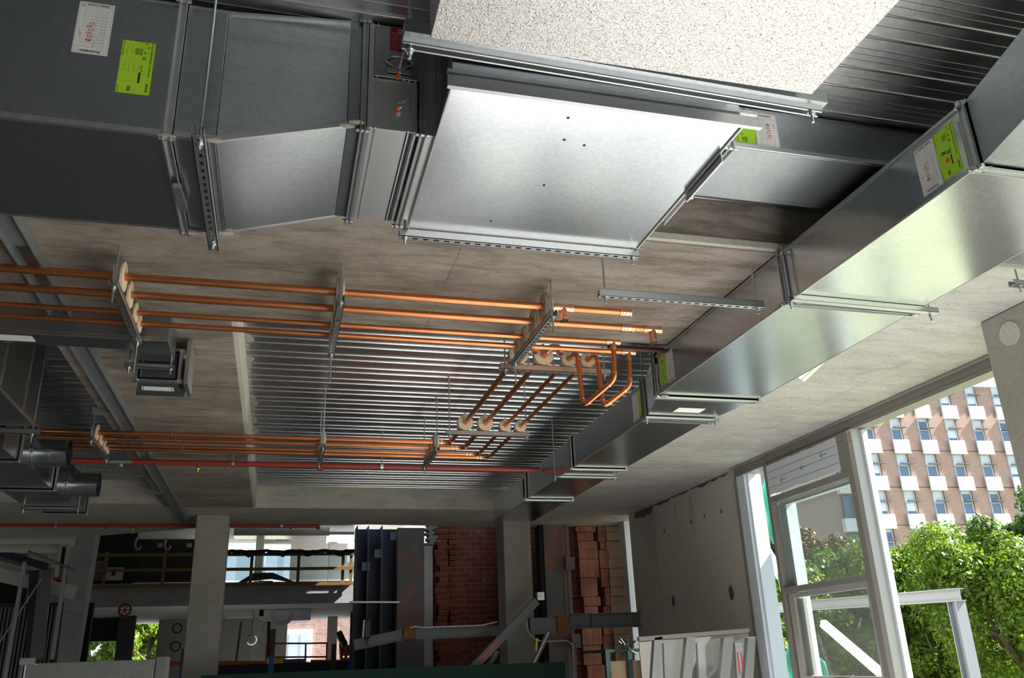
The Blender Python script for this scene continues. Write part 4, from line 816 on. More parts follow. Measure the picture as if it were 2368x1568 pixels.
# stacked glazing frames
FRS = mat('dull_silver_frame', (.30, .30, .30), .4, .2)
t = thing('window_frame_stack', 'leaning silver window frames with glass stacked against the precast wall', 'window frames', (4.2, 8.5, 0))
c0, c1 = U(1478, 1476, 'y', 8.5), U(1735, 1456, 'y', 8.5)
def fb(pa, pb, pc, pd, m, y, nm_, t_=.06): A_ = [U(px, py, 'y', y) for px, py in (pa, pb, pc, pd)]; return MB().prism(A_, (0, t_, 0)).build(nm_, m, t)
fb((1478, 1473), (1733, 1453), (1733, 1463), (1479, 1483), FRAMED, 8.5, 'top_rail'); 
for (xa, xb, xc, xd) in ((1514, 1532, 1527, 1508), (1588, 1608, 1600, 1579), (1674, 1697, 1688, 1665), (1730, 1748, 1742, 1722)):
    s_ = U(xa, 1475, 'y', 8.5); e_ = U(xd, 1568, 'y', 8.5); s2 = U(xb, 1472, 'y', 8.5); e2 = U(xc, 1568, 'y', 8.5); dd = (e_ - s_) * 14; d2 = (e2 - s2) * 14
    MB().prism([s_, s_ + dd, s2 + d2, s2], (0, .07, 0)).build('stile', FRS, t)
for (xa, xb) in ((1534, 1586), (1612, 1672), (1699, 1727)):
    s_ = U(xa, 1483, 'y', 8.62); s2 = U(xb, 1475, 'y', 8.62); e_ = s_ + Vector((-.1, 0, -1.6)); e2 = s2 + Vector((-.1, 0, -1.6)); MB().prism([s_, e_, e2, s2], (0, .01, 0)).build('pane', GLASS, t)
    s3 = U(xa + 1, 1487, 'y', 8.7); s4 = U(xa + 18, 1486, 'y', 8.7); MB().prism([s3, s3 + Vector((-.1, 0, -1.6)), s4 + Vector((-.1, 0, -1.6)), s4], (0, .05, 0)).build('stile', FRS, t)
a = U(1478, 1485, 'y', 8.9); b = U(1730, 1465, 'y', 8.9); MB().prism([a, a + Vector((0, 0, -1.6)), b + Vector((0, 0, -1.6)), b], (0, .02, 0)).build('backing_sheet', FRAMED, t)
for px in (1705, 1714): s_ = U(px, 1508, 'y', 8.49); MB().bar(s_, U(px + 6, 1560, 'y', 8.49), .012, .003, (0, 1, 0)).build('red_mark', RINK, t)
# green crate with ply
t = thing('material_cage', 'green steel stillage cage with plywood sheets at the bottom', 'cage', (3.65, 9.0, 0))
a = U(1397, 1507, 'y', 9); b = U(1512, 1500, 'y', 9); z1 = a.z; x0, x1 = a.x, b.x; xm = U(1453, 1520, 'y', 9).x
for x in (x0 + .02, xm, x1 - .02): MB().box(x - .025, x + .025, 8.95, 9.0, 0, z1 + .02).build('post', GRNP, t)
MB().box(x0, x1, 8.96, 9.0, z1 - .01, z1 + .02).box(x0, x1, 9.7, 9.74, z1 - .01, z1 + .02).build('top_rail', GRNP, t)
for x in (x0, x1 - .04): MB().box(x, x + .04, 9.0, 9.7, z1 - .01, z1 + .02).build('side_rail', GRNP, t)
MB().box(x0 + .07, xm - .03, 9.02, 9.06, 0, z1 - .1).box(xm + .03, x1 - .07, 9.02, 9.06, 0, z1 - .1).build('plywood_sheet', PLY, t)
MB().box(x1 - .01, x1 + .02, 8.93, 9.1, 0, z1 - .09).build('plywood_sheet', PLY, t, 'upright ply offcut')
mb = MB(); c_ = Vector((xm - .02, 8.96, z1 + .02))
for k in range(9): mb.tube([c_, c_ + Vector((random.uniform(-.1, .1), random.uniform(-.03, .03), random.uniform(-.12, .12)))], .010, 6)
mb.build('black_tie', BLK, t, 'knotted black strap')
# foreground duct piece at lower left
t = thing('air_duct', 'loose galvanised duct section standing at the bottom left corner', 'duct', (-.35, 2.1, .9))
MB().box(-.480, -.235, 2.0, 2.05, .9, 1.630).build('duct_section', GALV, t, 'upright sheet face', bevel=.003)
MB().box(-.234, -.214, 1.995, 2.06, .9, 1.634).box(-.486, -.481, 1.995, 2.06, .9, 1.634).build('flange', GALVD, t)
MB().box(-.488, -.462, 1.99, 1.999, 1.628, 1.640).build('corner_piece', STRUT, t)
t = thing('trestle', 'dark trestle under the loose duct section below the picture', 'trestle', (-.35, 2.25, 0))
MB().box(-.50, -.2, 2.0, 2.5, .85, .899).build('top_board', PLY, t)
for x in (-.48, -.24):
    for y in (2.02, 2.46): MB().box(x, x + .04, y, y + .04, 0, .85).build('leg', STEELG, t)

# ------------------------------------------------------------------ across the void
YS = 30.4
def q4(px0, px1, py0, py1, y, t_, lab, cat, name, m, **k): return yb(name, lab, cat, m, px0, px1, py0, py1, y, t_, (py0 + py1) / 2, **k)
mb = MB(); a = U(192, 1351, 'y', YS); b = U(860, 1393, 'y', YS); mb.box(-9, b.x + 1.2, YS, YS + 8, b.z, a.z); struct('ceiling', mb, CONCD, 'concrete floor slab of the level across the void')
zt = a.z; zbm = b.z
# timber guard rail
t = thing('guard_rail', 'yellow timber guard rail along the slab edge across the void', 'railing', (-2, YS, zt))
for py, m_ in ((1281, TIMB), (1314, TIMB), (1349, TIMB)):
    p0 = U(200, py + 2, 'y', YS - .1); p1 = U(820, py, 'y', YS - .1); MB().box(p0.x, p1.x, YS - .12, YS - .06, p1.z - .05, p1.z + .05).build('rail', m_, t)
for px in (242, 378, 581, 690, 793, 812): p0 = U(px, 1315, 'y', YS - .1); MB().box(p0.x - .05, p0.x + .05, YS - .06, YS, zt - .1, zt + 1.0).build('post', TIMB, t)
p0 = U(525, 1282, 'y', YS - .2); p1 = U(820, 1282, 'y', YS - .2)
mb = MB(); n = 30; vs = []
for i in range(n + 1):
    x = p0.x + (p1.x - p0.x) * i / n; d_ = .06 * math.sin(i * .9) + .04 * math.sin(i * 2.3); vs += [(x, YS - .15, zt + 1.02 + d_ * .3), (x, YS - .17, zt + .86 + d_)]
mb.add(vs, [(2 * i, 2 * i + 2, 2 * i + 3, 2 * i + 1) for i in range(n)]); o = one(mb, 'rolled_netting', 'dark netting folded over the top guard rail', 'netting', BLK, (1, YS - .15, zt + .9)); o.modifiers.new('s', 'SOLIDIFY').thickness = .03
one(MB().box(p0.x, p1.x, YS - .05, YS - .045, zt + .05, zt + .86), 'safety_net', 'fine translucent safety net below the guard rail', 'netting', NETM, (1, YS, zt))
q4(205, 310, 1275, 1350, YS + .3, .05, 'dark green shade cloth screen on the left of the guard rail', 'netting', 'shade_cloth', MESHG)
q4(305, 448, 1282, 1346, YS + .4, .1, 'charcoal lower hoarding panels behind the guard rail', 'hoarding', 'site_hoarding', CHARC)
t = q4(315, 450, 1247, 1278, YS + .5, .3, 'row of charcoal cladding cabinets with small white labels', 'cabinet', 'service_cabinet', CHARC)
for px in (370, 438): c_ = U(px, 1261, 'y', YS + .49); MB().box(c_.x - .08, c_.x + .08, YS + .48, YS + .5, c_.z - .07, c_.z + .07).build('label_plate', PALEW, t)
for px in (312, 380):
    pts = [U(x_, y_, 'y', YS + .4) for x_, y_ in ((px + 6, 1243), (px, 1258), (px + 3, 1270), (px + 10, 1272), (px + 15, 1262))]
    one(MB().tube(bend(pts, .2, 3), .04, 8), 'hose', 'grey looped hose hanging on the %s charcoal cabinet' % ('left' if px < 350 else 'right'), 'hose', CABLE, tuple(pts[0]))
# black slabs painting the unlit interior, left upper + lower
q4(150, 312, 1225, 1350, 34, .2, 'black slab painting the unlit depth behind the green shade cloth', 'wall panel', 'shade_slab', DARK)
q4(245, 285, 1312, 1342, YS + .2, .03, 'white notice sheet with a dark square behind the guard rail', 'notice', 'notice_sheet', WHITE)
q4(258, 267, 1318, 1331, YS + .15, .03, 'dark square print on the white notice', 'print', 'notice_print', CHARC)
q4(205, 240, 1297, 1343, YS + .25, .03, 'bluish reflective glazing left of the notice sheet', 'glazing', 'glass_sheet', STEELG)
def wall_with(y, t_, lab, m, x0, x1, z0, z1, holes, name='wall_far'):
    xs = sorted({x0, x1} | {h[0] for h in holes} | {h[1] for h in holes}); zs = sorted({z0, z1} | {h[2] for h in holes} | {h[3] for h in holes}); mb = MB()
    for i in range(len(xs) - 1):
        for j in range(len(zs) - 1):
            cx, cz = (xs[i] + xs[i + 1]) / 2, (zs[j] + zs[j + 1]) / 2
            if any(h[0] < cx < h[1] and h[2] < cz < h[3] for h in holes): continue
            mb.box(xs[i], xs[i + 1], y, y + t_, zs[j], zs[j + 1])
    return struct(name, mb, m, lab)
def hole(pl_, pr_, pt, pb, y): a_ = U(pl_, (pt + pb) / 2, 'y', y); b_ = U(pr_, (pt + pb) / 2, 'y', y); return (a_.x, b_.x, U((pl_ + pr_) / 2, pb, 'y', y).z, U((pl_ + pr_) / 2, pt, 'y', y).z)
YW = 40.
upw = [hole(335, 450, 1230, 1247, YW), hole(455, 590, 1239, 1347, YW), hole(608, 671, 1257, 1347, YW), hole(638, 670, 1240, 1250, YW), hole(803, 822, 1252, 1300, YW)]
zlo = U(600, 1352, 'y', YW).z; wall_with(YW, .3, 'pale far wall with open window bays on the upper level', PALEW, -14, 4.6, zlo - .3, 8.0, [(a_, b_, max(c_, zlo - .2), d_) for a_, b_, c_, d_ in upw])
low = [hole(305, 378, 1417, 1530, YW), hole(663, 815, 1425, 1538, YW), hole(187, 290, 1480, 1530, YW)]
wall_with(YW, .3, 'grey far wall with openings on the lower level', PALEW, -14, 4.6, -.6, zlo - .31, low)
struct('ceiling', MB().box(-14, 5, 33, 41, 7.05, 7.3), PALEW, 'pale ceiling of the upper level across the void')
struct('ceiling', MB().box(-14, 5, YS + 8.01, 41, zbm, zt), CONCD, 'rear part of the floor slab across the void')
# dark steel soffit services
for py, lab, m_, r in ((1398, 'long grey service pipe under the slab across the void', STRUT, .05), (1403, 'dark red service pipe under the slab across the void', RED, .05)):
    a, b = U(195, py, 'y', YS + .5), U(825, py - 1, 'y', YS + .5); one(MB().tube([a, (b.x, b.y, a.z)], r, 10), 'service_pipe', lab, 'pipe', m_, tuple(a))
c_ = U(660, 1412, 'y', 33); t = thing('air_duct', 'galvanised duct with a round mouth under the far slab', 'duct', tuple(c_)); MB().box(c_.x - .9, c_.x + .9, 33, 34.5, c_.z - .35, min(c_.z + .2, zbm - .01)).build('duct_section', GALV, t); MB().ring((c_.x - .1, 32.95, c_.z - .1), (0, 1, 0), .28, .42, .1, 24).build('round_mouth', ROD, t)
c_ = U(590, 1412, 'y', 33); one(MB().box(c_.x - 1, c_.x + .3, 33, 34, c_.z - .2, min(c_.z + .1, zbm - .002)), 'ceiling_unit', 'pale boxed fan unit under the far slab', 'unit', PALEW, tuple(c_))
c_ = U(665, 1230, 'y', 35); t = thing('air_duct', 'pale galvanised ductwork under the upper level ceiling', 'duct', tuple(c_)); MB().box(c_.x - 2, c_.x + 1.6, 34.6, 35.6, c_.z - .2, min(c_.z + .45, 7.04)).build('duct_section', GALV, t); MB().tube([(c_.x + 1.5, 35.4, c_.z), (c_.x + 2.6, 35.4, c_.z)], .4, 20).build('round_section', GALV, t)
# columns across
for pl_, pr_, pt, pb, y, lab, m_ in ((590, 608, 1232, 1347, 36, 'pale column on the upper level near the window bays', PALEW), (760, 781, 1250, 1347, 36, 'pale column on the upper level at right by the net', PALEW), (583, 603, 1420, 1540, 34, 'grey column on the lower level left of the red lift', CONCD), (757, 779, 1425, 1540, 34, 'pale column on the lower level before the brick opening', PALEW), (362, 430, 1418, 1568, 38, 'dark wall block between garden opening and the square column', CONC)):
    q4(pl_, pr_, pt, pb, y, .4, lab, 'column', 'concrete_column', m_)
q4(186, 290, 1415, 1483, 36, .2, 'black slab painting the unlit recess left of the garden opening', 'wall panel', 'shade_slab', DARK); q4(268, 306, 1418, 1568, 35, .3, 'dark post left of the bright garden opening', 'post', 'dark_post', CHARC)  # first slab paints the unlit recess black
a = U(157, 1300, 'y', 24); b = U(213, 1300, 'y', 24); mb = MB().hexa([(a.x + .15, 24, -.6), (b.x - .15, 24, -.6), (b.x - .15, 24.6, -.6), (a.x + .15, 24.6, -.6), (a.x, 24, 5.1), (b.x, 24, 5.1), (b.x, 24.6, 5.1), (a.x, 24.6, 5.1)]); one(mb, 'concrete_column', 'tall dark grey concrete column at the far left', 'column', CONCD, (a.x + .3, 24.3, -.6))
q4(-60, 135, 1395, 1568, 26, .2, 'grey ribbed metal cladding in the dark lower left', 'cladding', 'ribbed_cladding', CHARC)
mb = MB()
for i in range(16): p0 = U(-10 + i * 9, 1430, 'y', 25.9); mb.box(p0.x, p0.x + .05, 25.85, 25.98, 0, 3.4)
one(mb, 'cladding_rib', 'upright ribs of the grey metal cladding', 'cladding', STEELG, (-6, 25.9, 0), kind='stuff')
q4(135, 205, 1395, 1568, 27, .2, 'black slab painting the unlit opening beside the tall far left column', 'wall panel', 'shade_slab', DARK)  # black slab stands for the shade in the opening
q4(-60, 60, 1335, 1395, 27, .2, 'black slab painting the dark gap beneath the white edge beams', 'wall panel', 'shade_slab', DARK); q4(135, 160, 1243, 1350, 27, .2, 'black slab painting the dark strip beside the white props on the far left', 'wall panel', 'shade_slab', DARK)  # both slabs paint shade below and beside the white steelwork
q4(88, 110, 1275, 1330, 34, .1, 'cream wall seen through the far left scaffold', 'wall panel', 'cream_wall', PALEW); q4(-30, 60, 1272, 1345, 33, .1, 'grey wall seen behind the far left scaffold', 'wall panel', 'grey_partition', STEELG)  # cream slab, brighter than the grey one by colour alone
# scaffold / formwork at left
Yf = 16.5
def fbar(pa, pb, r, lab, m_, nm_='scaffold_tube', cat='scaffold', y=Yf, flat=None, y2=None):
    a_, b_ = U(*pa, 'y', y), U(*pb, 'y', y2 or y); mb = MB().bar(a_, b_, flat[0], flat[1]) if flat else MB().tube([a_, b_], r, 12); return one(mb, nm_, lab, cat, m_, tuple(a_))
fbar((-30, 1250), (172, 1250), .11, 'upper white horizontal pipe at the far left', PALEW, 'white_pipe', 'pipe'); fbar((-30, 1268), (138, 1268), .10, 'lower white horizontal pipe at the far left', PALEW, 'white_pipe', 'pipe')
fbar((-30, 1268), (112, 1313), 0, 'dark blue sloping steel beam at the far left', NAVY, 'steel_beam', 'beam', flat=(.12, .12)); fbar((-30, 1305), (85, 1337), 0, 'upper white sloping edge beam at the far left', PALEW, 'edge_beam', 'beam', flat=(.15, .22), y=17)
fbar((-30, 1322), (175, 1372), 0, 'lower long white sloping edge beam at the far left', PALEW, 'edge_beam', 'beam', flat=(.15, .22), y=16.8); fbar((88, 1320), (80, 1520), 0, 'dark upright steel post at the far left', NAVY, 'steel_post', 'post', flat=(.22, .22), y=16.6); fbar((107, 1315), (84, 1525), 0, 'grey edge flange of the dark far left post', STEELG, 'post_flange', 'post', flat=(.05, .2), y=16.5)
fbar((57, 1300), (10, 1580), .035, 'leftmost thin grey prop under the white edge beams', CABLE, 'steel_prop', 'prop', y=16.2); fbar((159, 1258), (121, 1525), .035, 'thin grey prop right of the dark far left post', CABLE, 'steel_prop', 'prop', y=16.3); fbar((139, 1262), (130, 1335), .035, 'short grey prop between the white pipes and the edge beam', CABLE, 'steel_prop', 'prop', y=16.1)
fbar((65, 1275), (175, 1320), .02, 'thin dark diagonal stay at the far left', STEELG, y=16.0); fbar((95, 1340), (-10, 1500), .012, 'thin wire stay running down left', CABLE, 'wire_stay', 'wire', y=16.0)
c_ = U(120, 1326, 'y', 17.5); one(MB().box(c_.x - .12, c_.x + .02, 17.5, 17.52, c_.z - .1, c_.z + .1), 'exit_sign', 'small green safety sign at the far left', 'sign', GRNP, tuple(c_)); one(MB().box(c_.x + .03, c_.x + .15, 17.5, 17.52, c_.z - .12, c_.z + .1), 'fire_sign', 'small red safety sign at the far left', 'sign', RED, tuple(c_))
# orange lift, posts
t = thing('scissor_lift', 'orange scissor lift basket rails in the lower level', 'lift', tuple(U(690, 1535, 'y', 22)))
for pa, pb in (((617, 1488), (707, 1488)), ((707, 1488), (756, 1487)), ((617, 1520), (756, 1519)), ((617, 1488), (615, 1538)), ((707, 1488), (706, 1535)), ((756, 1487), (755, 1535))): MB().tube([U(*pa, 'y', 22), U(*pb, 'y', 22)], .02, 8).build('rail', ORGP, t)
q4(636, 654, 1522, 1536, 21.9, .1, 'yellow box on the orange lift', 'box', 'tool_box', YEL)
q4(655, 705, 1524, 1536, 23, .2, 'grey machine body behind the orange rails', 'machine', 'lift_body', STEELG)
for px, pt, pm, lab in ((632, 1455, 1515, 'left of the orange lift rails'), (817, 1415, 1465, 'beside the dark steel wall')):
    c_ = U(px, pt, 'y', 15.8); d_ = U(px - 1, pm, 'y', 15.8); t = thing('blue_post', 'blue post with a rusty dark top %s' % lab, 'post', (c_.x, 15.8, 0)); MB().box(c_.x - .045, c_.x + .045, 15.75, 15.84, d_.z, c_.z).build('post_top', RUSTY, t); MB().box(c_.x - .045, c_.x + .045, 15.75, 15.84, 0, d_.z - .001).build('post_body', BLUEP, t)
c_ = U(427, 1500, 'y', 15.8); t = thing('blue_post', 'blue post with rusty top just left of the square column', 'post', (c_.x, 15.8, 0)); MB().box(c_.x - .04, c_.x + .04, 15.75, 15.84, 1.75, c_.z).build('post_top', RUSTY, t); MB().box(c_.x - .04, c_.x + .04, 15.75, 15.84, 0, 1.749).build('post_body', BLUEP, t)
c_ = U(772, 1510, 'y', 16); one(MB().box(c_.x - .04, c_.x + .04, 15.98, 16.05, 0, U(772, 1489, 'y', 16).z), 'blue_post', 'short dark post right of the orange lift rails', 'post', RUSTY, (c_.x, 16, 0))
t = thing('boom_lift', 'orange lift machine partly hidden by the steel wall', 'lift', tuple(U(800, 1530, 'y', 24)))
mb = MB()
for pa, pb in (((787, 1488), (790, 1532)), ((800, 1490), (800, 1532)), ((787, 1495), (815, 1495)), ((787, 1510), (815, 1512)), ((790, 1525), (815, 1525)), ((812, 1490), (812, 1532))): mb.tube([U(*pa, 'y', 24), U(*pb, 'y', 24)], .04, 8)
mb.build('rail', ORGP, t); c_ = U(802, 1507, 'y', 24.1); MB().box(c_.x - .12, c_.x + .15, 24.05, 24.3, c_.z - .1, c_.z + .1).build('engine_box', ORGP, t)
fbar((558, 1438), (545, 1535), .035, 'dark leaning prop on the lower level wall', STEELG, 'steel_prop', 'prop', y=28); fbar((622, 1438), (620, 1520), .05, 'dark upright pole behind the orange lift', RUSTY, 'steel_prop', 'prop', y=28)
c_ = U(582, 1480, 'y', 30); one(MB().ring(c_, (0, 1, 0), .13, .17, .04, 20), 'cable_coil', 'grey coil of cable hanging in the lower level', 'coil', CABLE, tuple(c_))
pts = [U(x_, y_, 'y', 30) for x_, y_ in ((586, 1412), (587, 1430), (583, 1448), (582, 1470))]; one(MB().tube(pts, .025, 6), 'hanging_cable', 'pale loose cable hanging above the coil', 'cable', PALEW, tuple(pts[0]))
for py, lab in ((1453, 'upper'), (1495, 'lower')): c_ = U(410 if py < 1480 else 406, py, 'y', 28); one(MB().ring(c_, (0, 1, 0), .11, .15, .05, 20), 'cable_coil', '%s purple cable coil left of the square column' % lab, 'coil', NAVY, tuple(c_))
c_ = U(289, 1411, 'y', 28); mb = MB().ring(c_, (0, 1, 0), .13, .19, .08, 24)
for k in range(3): a_ = k * 2.1; mb.bar(c_ - Vector((math.cos(a_), 0, math.sin(a_))) * .15, c_ + Vector((math.cos(a_), 0, math.sin(a_))) * .15, .03, .03)
one(mb, 'hose_reel', 'dark red round hose reel under the slab across the void', 'reel', RED, tuple(c_))
for pa, pb, lab in (((470, 1534), (617, 1534), 'orange rail strip left of the lift'), ((718, 1531), (815, 1531), 'orange rail strip right of the lift'), ((375, 1534), (440, 1534), 'orange rail strip left of the square column')): fbar(pa, pb, 0, lab, ORGP, 'barrier_rail', 'barrier', y=26, flat=(.05, .12))
q4(600, 632, 1343, 1348, YS + 1, .6, 'black plastic heap on the slab across the void', 'heap', 'plastic_heap', BLK, bevel=.05)
c_ = U(616, 1340, 'y', YS + 1.2); mb = MB().tube([c_ + Vector((-.9, 0, -.1)), c_ + Vector((-.4, 0, .1)), c_ + Vector((.2, 0, .12)), c_ + Vector((.9, 0, -.1))], [.03, .13, .11, .03], 12); one(mb, 'plastic_heap', 'rounded black plastic sheet bundle on the far slab', 'heap', BLK, tuple(c_))
# things seen through the far openings
mb = MB(); ybox(mb, 650, 830, 1400, 1690, 52, .3, 1480); bw = one(mb, 'brick_building', 'old red brick building seen through the lower far opening', 'building', BRICKF, (4, 52, 0))
for a0_, a1_ in ((664, 723),): mb = MB(); ybox(mb, 661, 722, 1455, 1530, 51.9, .08, 1490); fr_ = mb.build('window_frame', PLAST, bw); mb = MB(); ybox(mb, 667, 688, 1465, 1528, 51.85, .04, 1490); ybox(mb, 694, 714, 1465, 1528, 51.85, .04, 1490); mb.build('pane', mat('pale_curtained_glass', (.42, .50, .66), .3), fr_)
mb = MB(); ybox(mb, 545, 610, 1272, 1370, 90, 6, 1320); ybox(mb, 640, 655, 1275, 1370, 90, 6, 1320); ybox(mb, 572, 588, 1267, 1275, 90, 6, 1270); one(mb, 'tower_block', 'tower blocks with pale blue haze painted in, on the skyline through the far bays', 'building', mat('haze_tinted_blue', (.36, .44, .52), .8), (3, 92, 0))  # distance haze painted into the tower colour
g = struct('floor', MB().box(-60, 5.4, 48.2, 120, -2.2, -2.0), GROUND, 'ground beyond the far hall')

# ------------------------------------------------------------------ apartment building
BX0, BY0, ANG = 53.1, 68.0, math.radians(-3.4)
bt = thing('apartment_building', 'tall brick apartment block with a grid of windows and white panels', 'building', (BX0, BY0, -5))
def bp(mb):
    c_, s_ = math.cos(ANG), math.sin(ANG); mb.v = [(BX0 + (x * c_ - y * s_), BY0 + (x * s_ + y * c_), z) for x, y, z in mb.v]; return mb
def bbuild(mb, nm_, m_, par=None, lab=None): return bp(mb).build(nm_, m_, par or bt, lab)
bbuild(MB().box(-.7, 34, 0, 16, -5, 25.9), 'wall', BRICKA)
bbuild(MB().box(-.8, 34.1, -.3, 16, 25.9, 28.5), 'roof_parapet', PLAST, None, 'white roof parapet')
mb = MB()
for c_ in range(11):
    x = 1.62 + c_ * 3.07; mb.box(x - .03, x + .03, -.02, 0, -5, 25.9)
for k in range(9): z = 19.25 - 3.55 * k + .0; mb.box(-2, 34, -.02, 0, z - .03, z + .03) if z > -5 else None
bbuild(mb, 'joint_line', RUSTY)
BW = mat('apartment_glass', (.10, .17, .27), .12, 0, .8); BL = mat('white_blind', (.66, .72, .80), .6); FR_ = mat('apartment_frame', (.45, .50, .56), .4); PN = mat('white_spandrel', (.80, .84, .90), .5)
rr = random.Random(11); cnt = 0
for r_ in range(7):
    zt_ = 23.75 - 3.55 * r_
    for c_ in range(11):
        x = c_ * 3.07 + .1; 
        pz = zt_
        if pz - 1.4 < 6: continue
        bbuild(MB().box(x, x + 1.65, -.55, -.35, pz - 1.25, pz).box(x - .02, x + 1.67, -.57, -.33, pz - 1.33, pz - 1.25), 'spandrel_panel', PN)
        wz = pz + .05; wx = x + .25
        w_ = bbuild(MB().box(wx, wx + .08, -.12, 0, wz, wz + 2.2).box(wx + .99, wx + 1.07, -.12, 0, wz, wz + 2.2).box(wx, wx + 1.07, -.12, 0, wz + 2.12, wz + 2.2).box(wx, wx + 1.07, -.12, 0, wz + 1.0, wz + 1.08), 'window', FR_)
        k = rr.random(); lim = wz + (1.08 if k < .45 else (.3 if k < .7 else 1.9))
        o = bp(MB().box(wx + .08, wx + .99, -.06, -.02, wz, lim)).build('pane', BW, w_)
        if lim < wz + 2.1: bp(MB().box(wx + .08, wx + .99, -.05, -.02, lim, wz + 2.12)).build('blind', BL, w_)
        bp(MB().box(wx + .2, wx + 1.6, -.45, -.05, wz + 1.20, wz + 1.26)).build('sunshade', STEELG, w_); cnt += 1
sw = thing('apartment_wing', 'side wing of the apartment block, its shade painted in as grey brown', 'building', (BX0 - 8, 72, -5))
mb = MB().box(-16, -.72, 1.5, 10, -5, 22); bp(mb).build('wall', mat('wing_shade_grey', (.34, .28, .25), .8), sw)  # wing's shade and the dulling by glass put into the wall colour
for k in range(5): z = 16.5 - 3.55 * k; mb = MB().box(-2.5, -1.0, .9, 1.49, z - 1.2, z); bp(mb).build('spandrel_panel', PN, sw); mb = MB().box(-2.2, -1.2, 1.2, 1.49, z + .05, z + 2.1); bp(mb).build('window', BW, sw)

# ------------------------------------------------------------------ trees
def tree(lab, px, py, y, r, m, cards, leaf=.11, sq=1.0, seed=1, base=-5., clump=18):
    c_ = U(px, py, 'y', y); r_ = np.random.default_rng(seed); t = thing('tree', lab, 'tree', (c_.x, c_.y, base), 'trees outside')
    MB().tube([(c_.x, c_.y, base), (c_.x + .2, c_.y, (base + c_.z) / 2), (c_.x, c_.y, c_.z + r * .3)], [.28, .2, .06], 10).build('trunk', BARK, t)
    mb = MB()
    for k in range(7): a_ = r_.uniform(0, 6.28); mb.tube([(c_.x, c_.y, c_.z - r * .6 + k * .15), (c_.x + math.cos(a_) * r * .7, c_.y + math.sin(a_) * r * .7, c_.z + r_.uniform(-.2, .6) * r)], [.10, .02], 6)
    mb.build('branch', BARK, t)
    d = r_.normal(size=(clump, 3)); d /= np.linalg.norm(d, axis=1)[:, None]; rad = r * r_.uniform(.30, .95, (clump, 1)) ** 1; cc = d * rad * np.array([1, 1, sq])
    n = cards; which = r_.integers(0, clump, n); dd = r_.normal(size=(n, 3)); dd /= np.linalg.norm(dd, axis=1)[:, None]
    cr = r * r_.uniform(.17, .36, clump); pos = cc[which] + dd * (cr[which] * r_.uniform(.55, 1.05, n))[:, None]
    nrm = dd + r_.normal(size=(n, 3)) * .7 + np.array([0, 0, .5]); nrm /= np.linalg.norm(nrm, axis=1)[:, None]
    u = np.cross(nrm, r_.normal(size=(n, 3))); u /= np.linalg.norm(u, axis=1)[:, None]; v = np.cross(nrm, u); s = leaf * r_.uniform(.6, 1.3, n)[:, None]
    P_ = np.stack([pos - u * s, pos - v * s * .55, pos + u * s, pos + v * s * .55], 1).reshape(-1, 3) + np.array([0, 0, c_.z - base])
    me = bpy.data.meshes.new('crown'); me.vertices.add(4 * n); me.vertices.foreach_set('co', P_.ravel()); me.loops.add(4 * n); me.loops.foreach_set('vertex_index', np.arange(4 * n)); me.polygons.add(n); me.polygons.foreach_set('loop_start', np.arange(0, 4 * n, 4)); me.polygons.foreach_set('loop_total', np.full(n, 4)); me.update(); me.validate()
    me.materials.append(m); o = bpy.data.objects.new('crown', me); C.objects.link(o); o.parent = t
tree('bright green plane tree filling the lower right corner', 2330, 1400, 20, 2.6, LEAF[0], 26000, .075, seed=1, clump=26)
tree('bright green tree in front of the steel frame post', 2190, 1540, 24, 2.5, LEAF[0], 22000, .08, seed=2, clump=24)
tree('mid green tree rising against the apartment block', 2250, 1330, 30, 2.7, LEAF[1], 18000, .10, seed=3, clump=24)
tree('green tree behind the window mullion', 2080, 1420, 30, 2.9, LEAF[1], 20000, .10, seed=4, clump=24)
tree('green tree seen through the lower window pane', 1940, 1500, 27, 2.7, LEAF[0], 20000, .09, seed=5, clump=24)
tree('green tree seen through the upper window pane', 1900, 1420, 34, 2.6, LEAF[1], 18000, .11, seed=6, clump=24)
tree('green tree low between the mullion and the steel post', 2075, 1390, 25, 2.1, LEAF[0], 18000, .085, seed=21, clump=30)
tree('green tree crown reaching up at the right frame edge', 2350, 1250, 24, 1.7, LEAF[1], 12000, .085, seed=22, clump=22)
tree('olive brown flowering tree behind the upper window pane', 1850, 1320, 42, 2.7, LEAF[2], 16000, .13, seed=7, clump=22)
tree('green tree beside the tarpaulin', 1790, 1480, 26, 2.2, LEAF[0], 14000, .09, seed=8)
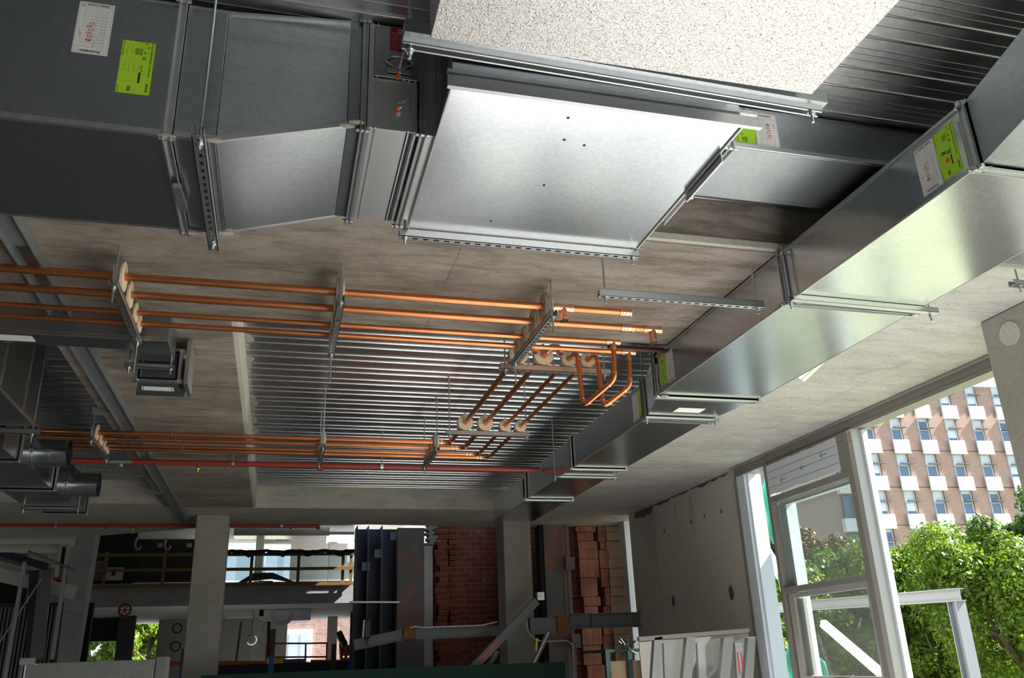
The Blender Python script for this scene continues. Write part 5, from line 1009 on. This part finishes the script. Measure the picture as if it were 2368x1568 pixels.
tree('dark green tree low behind the steel frame', 2060, 1560, 36, 3.6, LEAF[3], 16000, .13, seed=9, clump=26)
tree('dark green tree behind the lower right foliage', 2250, 1480, 38, 4.2, LEAF[3], 18000, .14, seed=10, clump=28)
tree('leafy garden tree framed by the far left opening', 345, 1475, 50, 2.6, LEAF[0], 14000, .13, seed=12, base=-2, clump=22)
tree('leafy shrub behind the far left lift rails', 240, 1510, 52, 2.0, LEAF[0], 8000, .13, seed=13, base=-2)
# water streaks on the precast panel
mb = MB(); rr = random.Random(5)
def streak(px, py0, py1, w_=.006):
    a_ = U(px, py0, 'x', 5.299); b_ = U(px + (py1 - py0) * .115, py1, 'x', 5.299); mb.add([(5.2985, a_.y - w_, a_.z), (5.2985, a_.y + w_, a_.z), (5.2985, a_.y + w_ * .3, b_.z), (5.2985, a_.y - w_ * .3, b_.z)], [(0, 1, 2, 3)])
for px, l_ in ((1484, 60), (1488, 90), (1492, 70), (1496, 110), (1500, 150), (1503, 130), (1507, 120), (1509, 270), (1512, 60), (1594, 40), (1598, 45), (1560, 14)): streak(px, 1190 - (px - 1484) * .35, 1190 + l_)
poly = [(5.2986, 12.35 - i * .12, 3.69) for i in range(26)]; low_ = [(5.2986, p[1], 3.69 - rr.uniform(.004, .05) * (2.6 if i < 7 else 1)) for i, p in enumerate(poly)]
for i in range(25): mb.add([poly[i], low_[i], low_[i + 1], poly[i + 1]], [(0, 1, 2, 3)])
for px, py, r in ((1536, 1228, .03), (1598, 1207, .03), (1629, 1194, .025), (1668, 1182, .03), (1691, 1371, .075), (1557, 1390, .06)):
    c_ = U(px, py, 'x', 5.2986); mb.add([(5.2986, c_.y + r * .8 * math.cos(k * .524) * rr.uniform(.85, 1.1), c_.z + r * 1.2 * math.sin(k * .524) * rr.uniform(.85, 1.1)) for k in range(12)], [tuple(range(12))])
one(mb, 'water_stain', 'dark water streaks and damp spots on the precast panel', 'stain', mat('damp_stain', (.10, .088, .072), .6), (5.2986, 11, 3), kind='stuff')
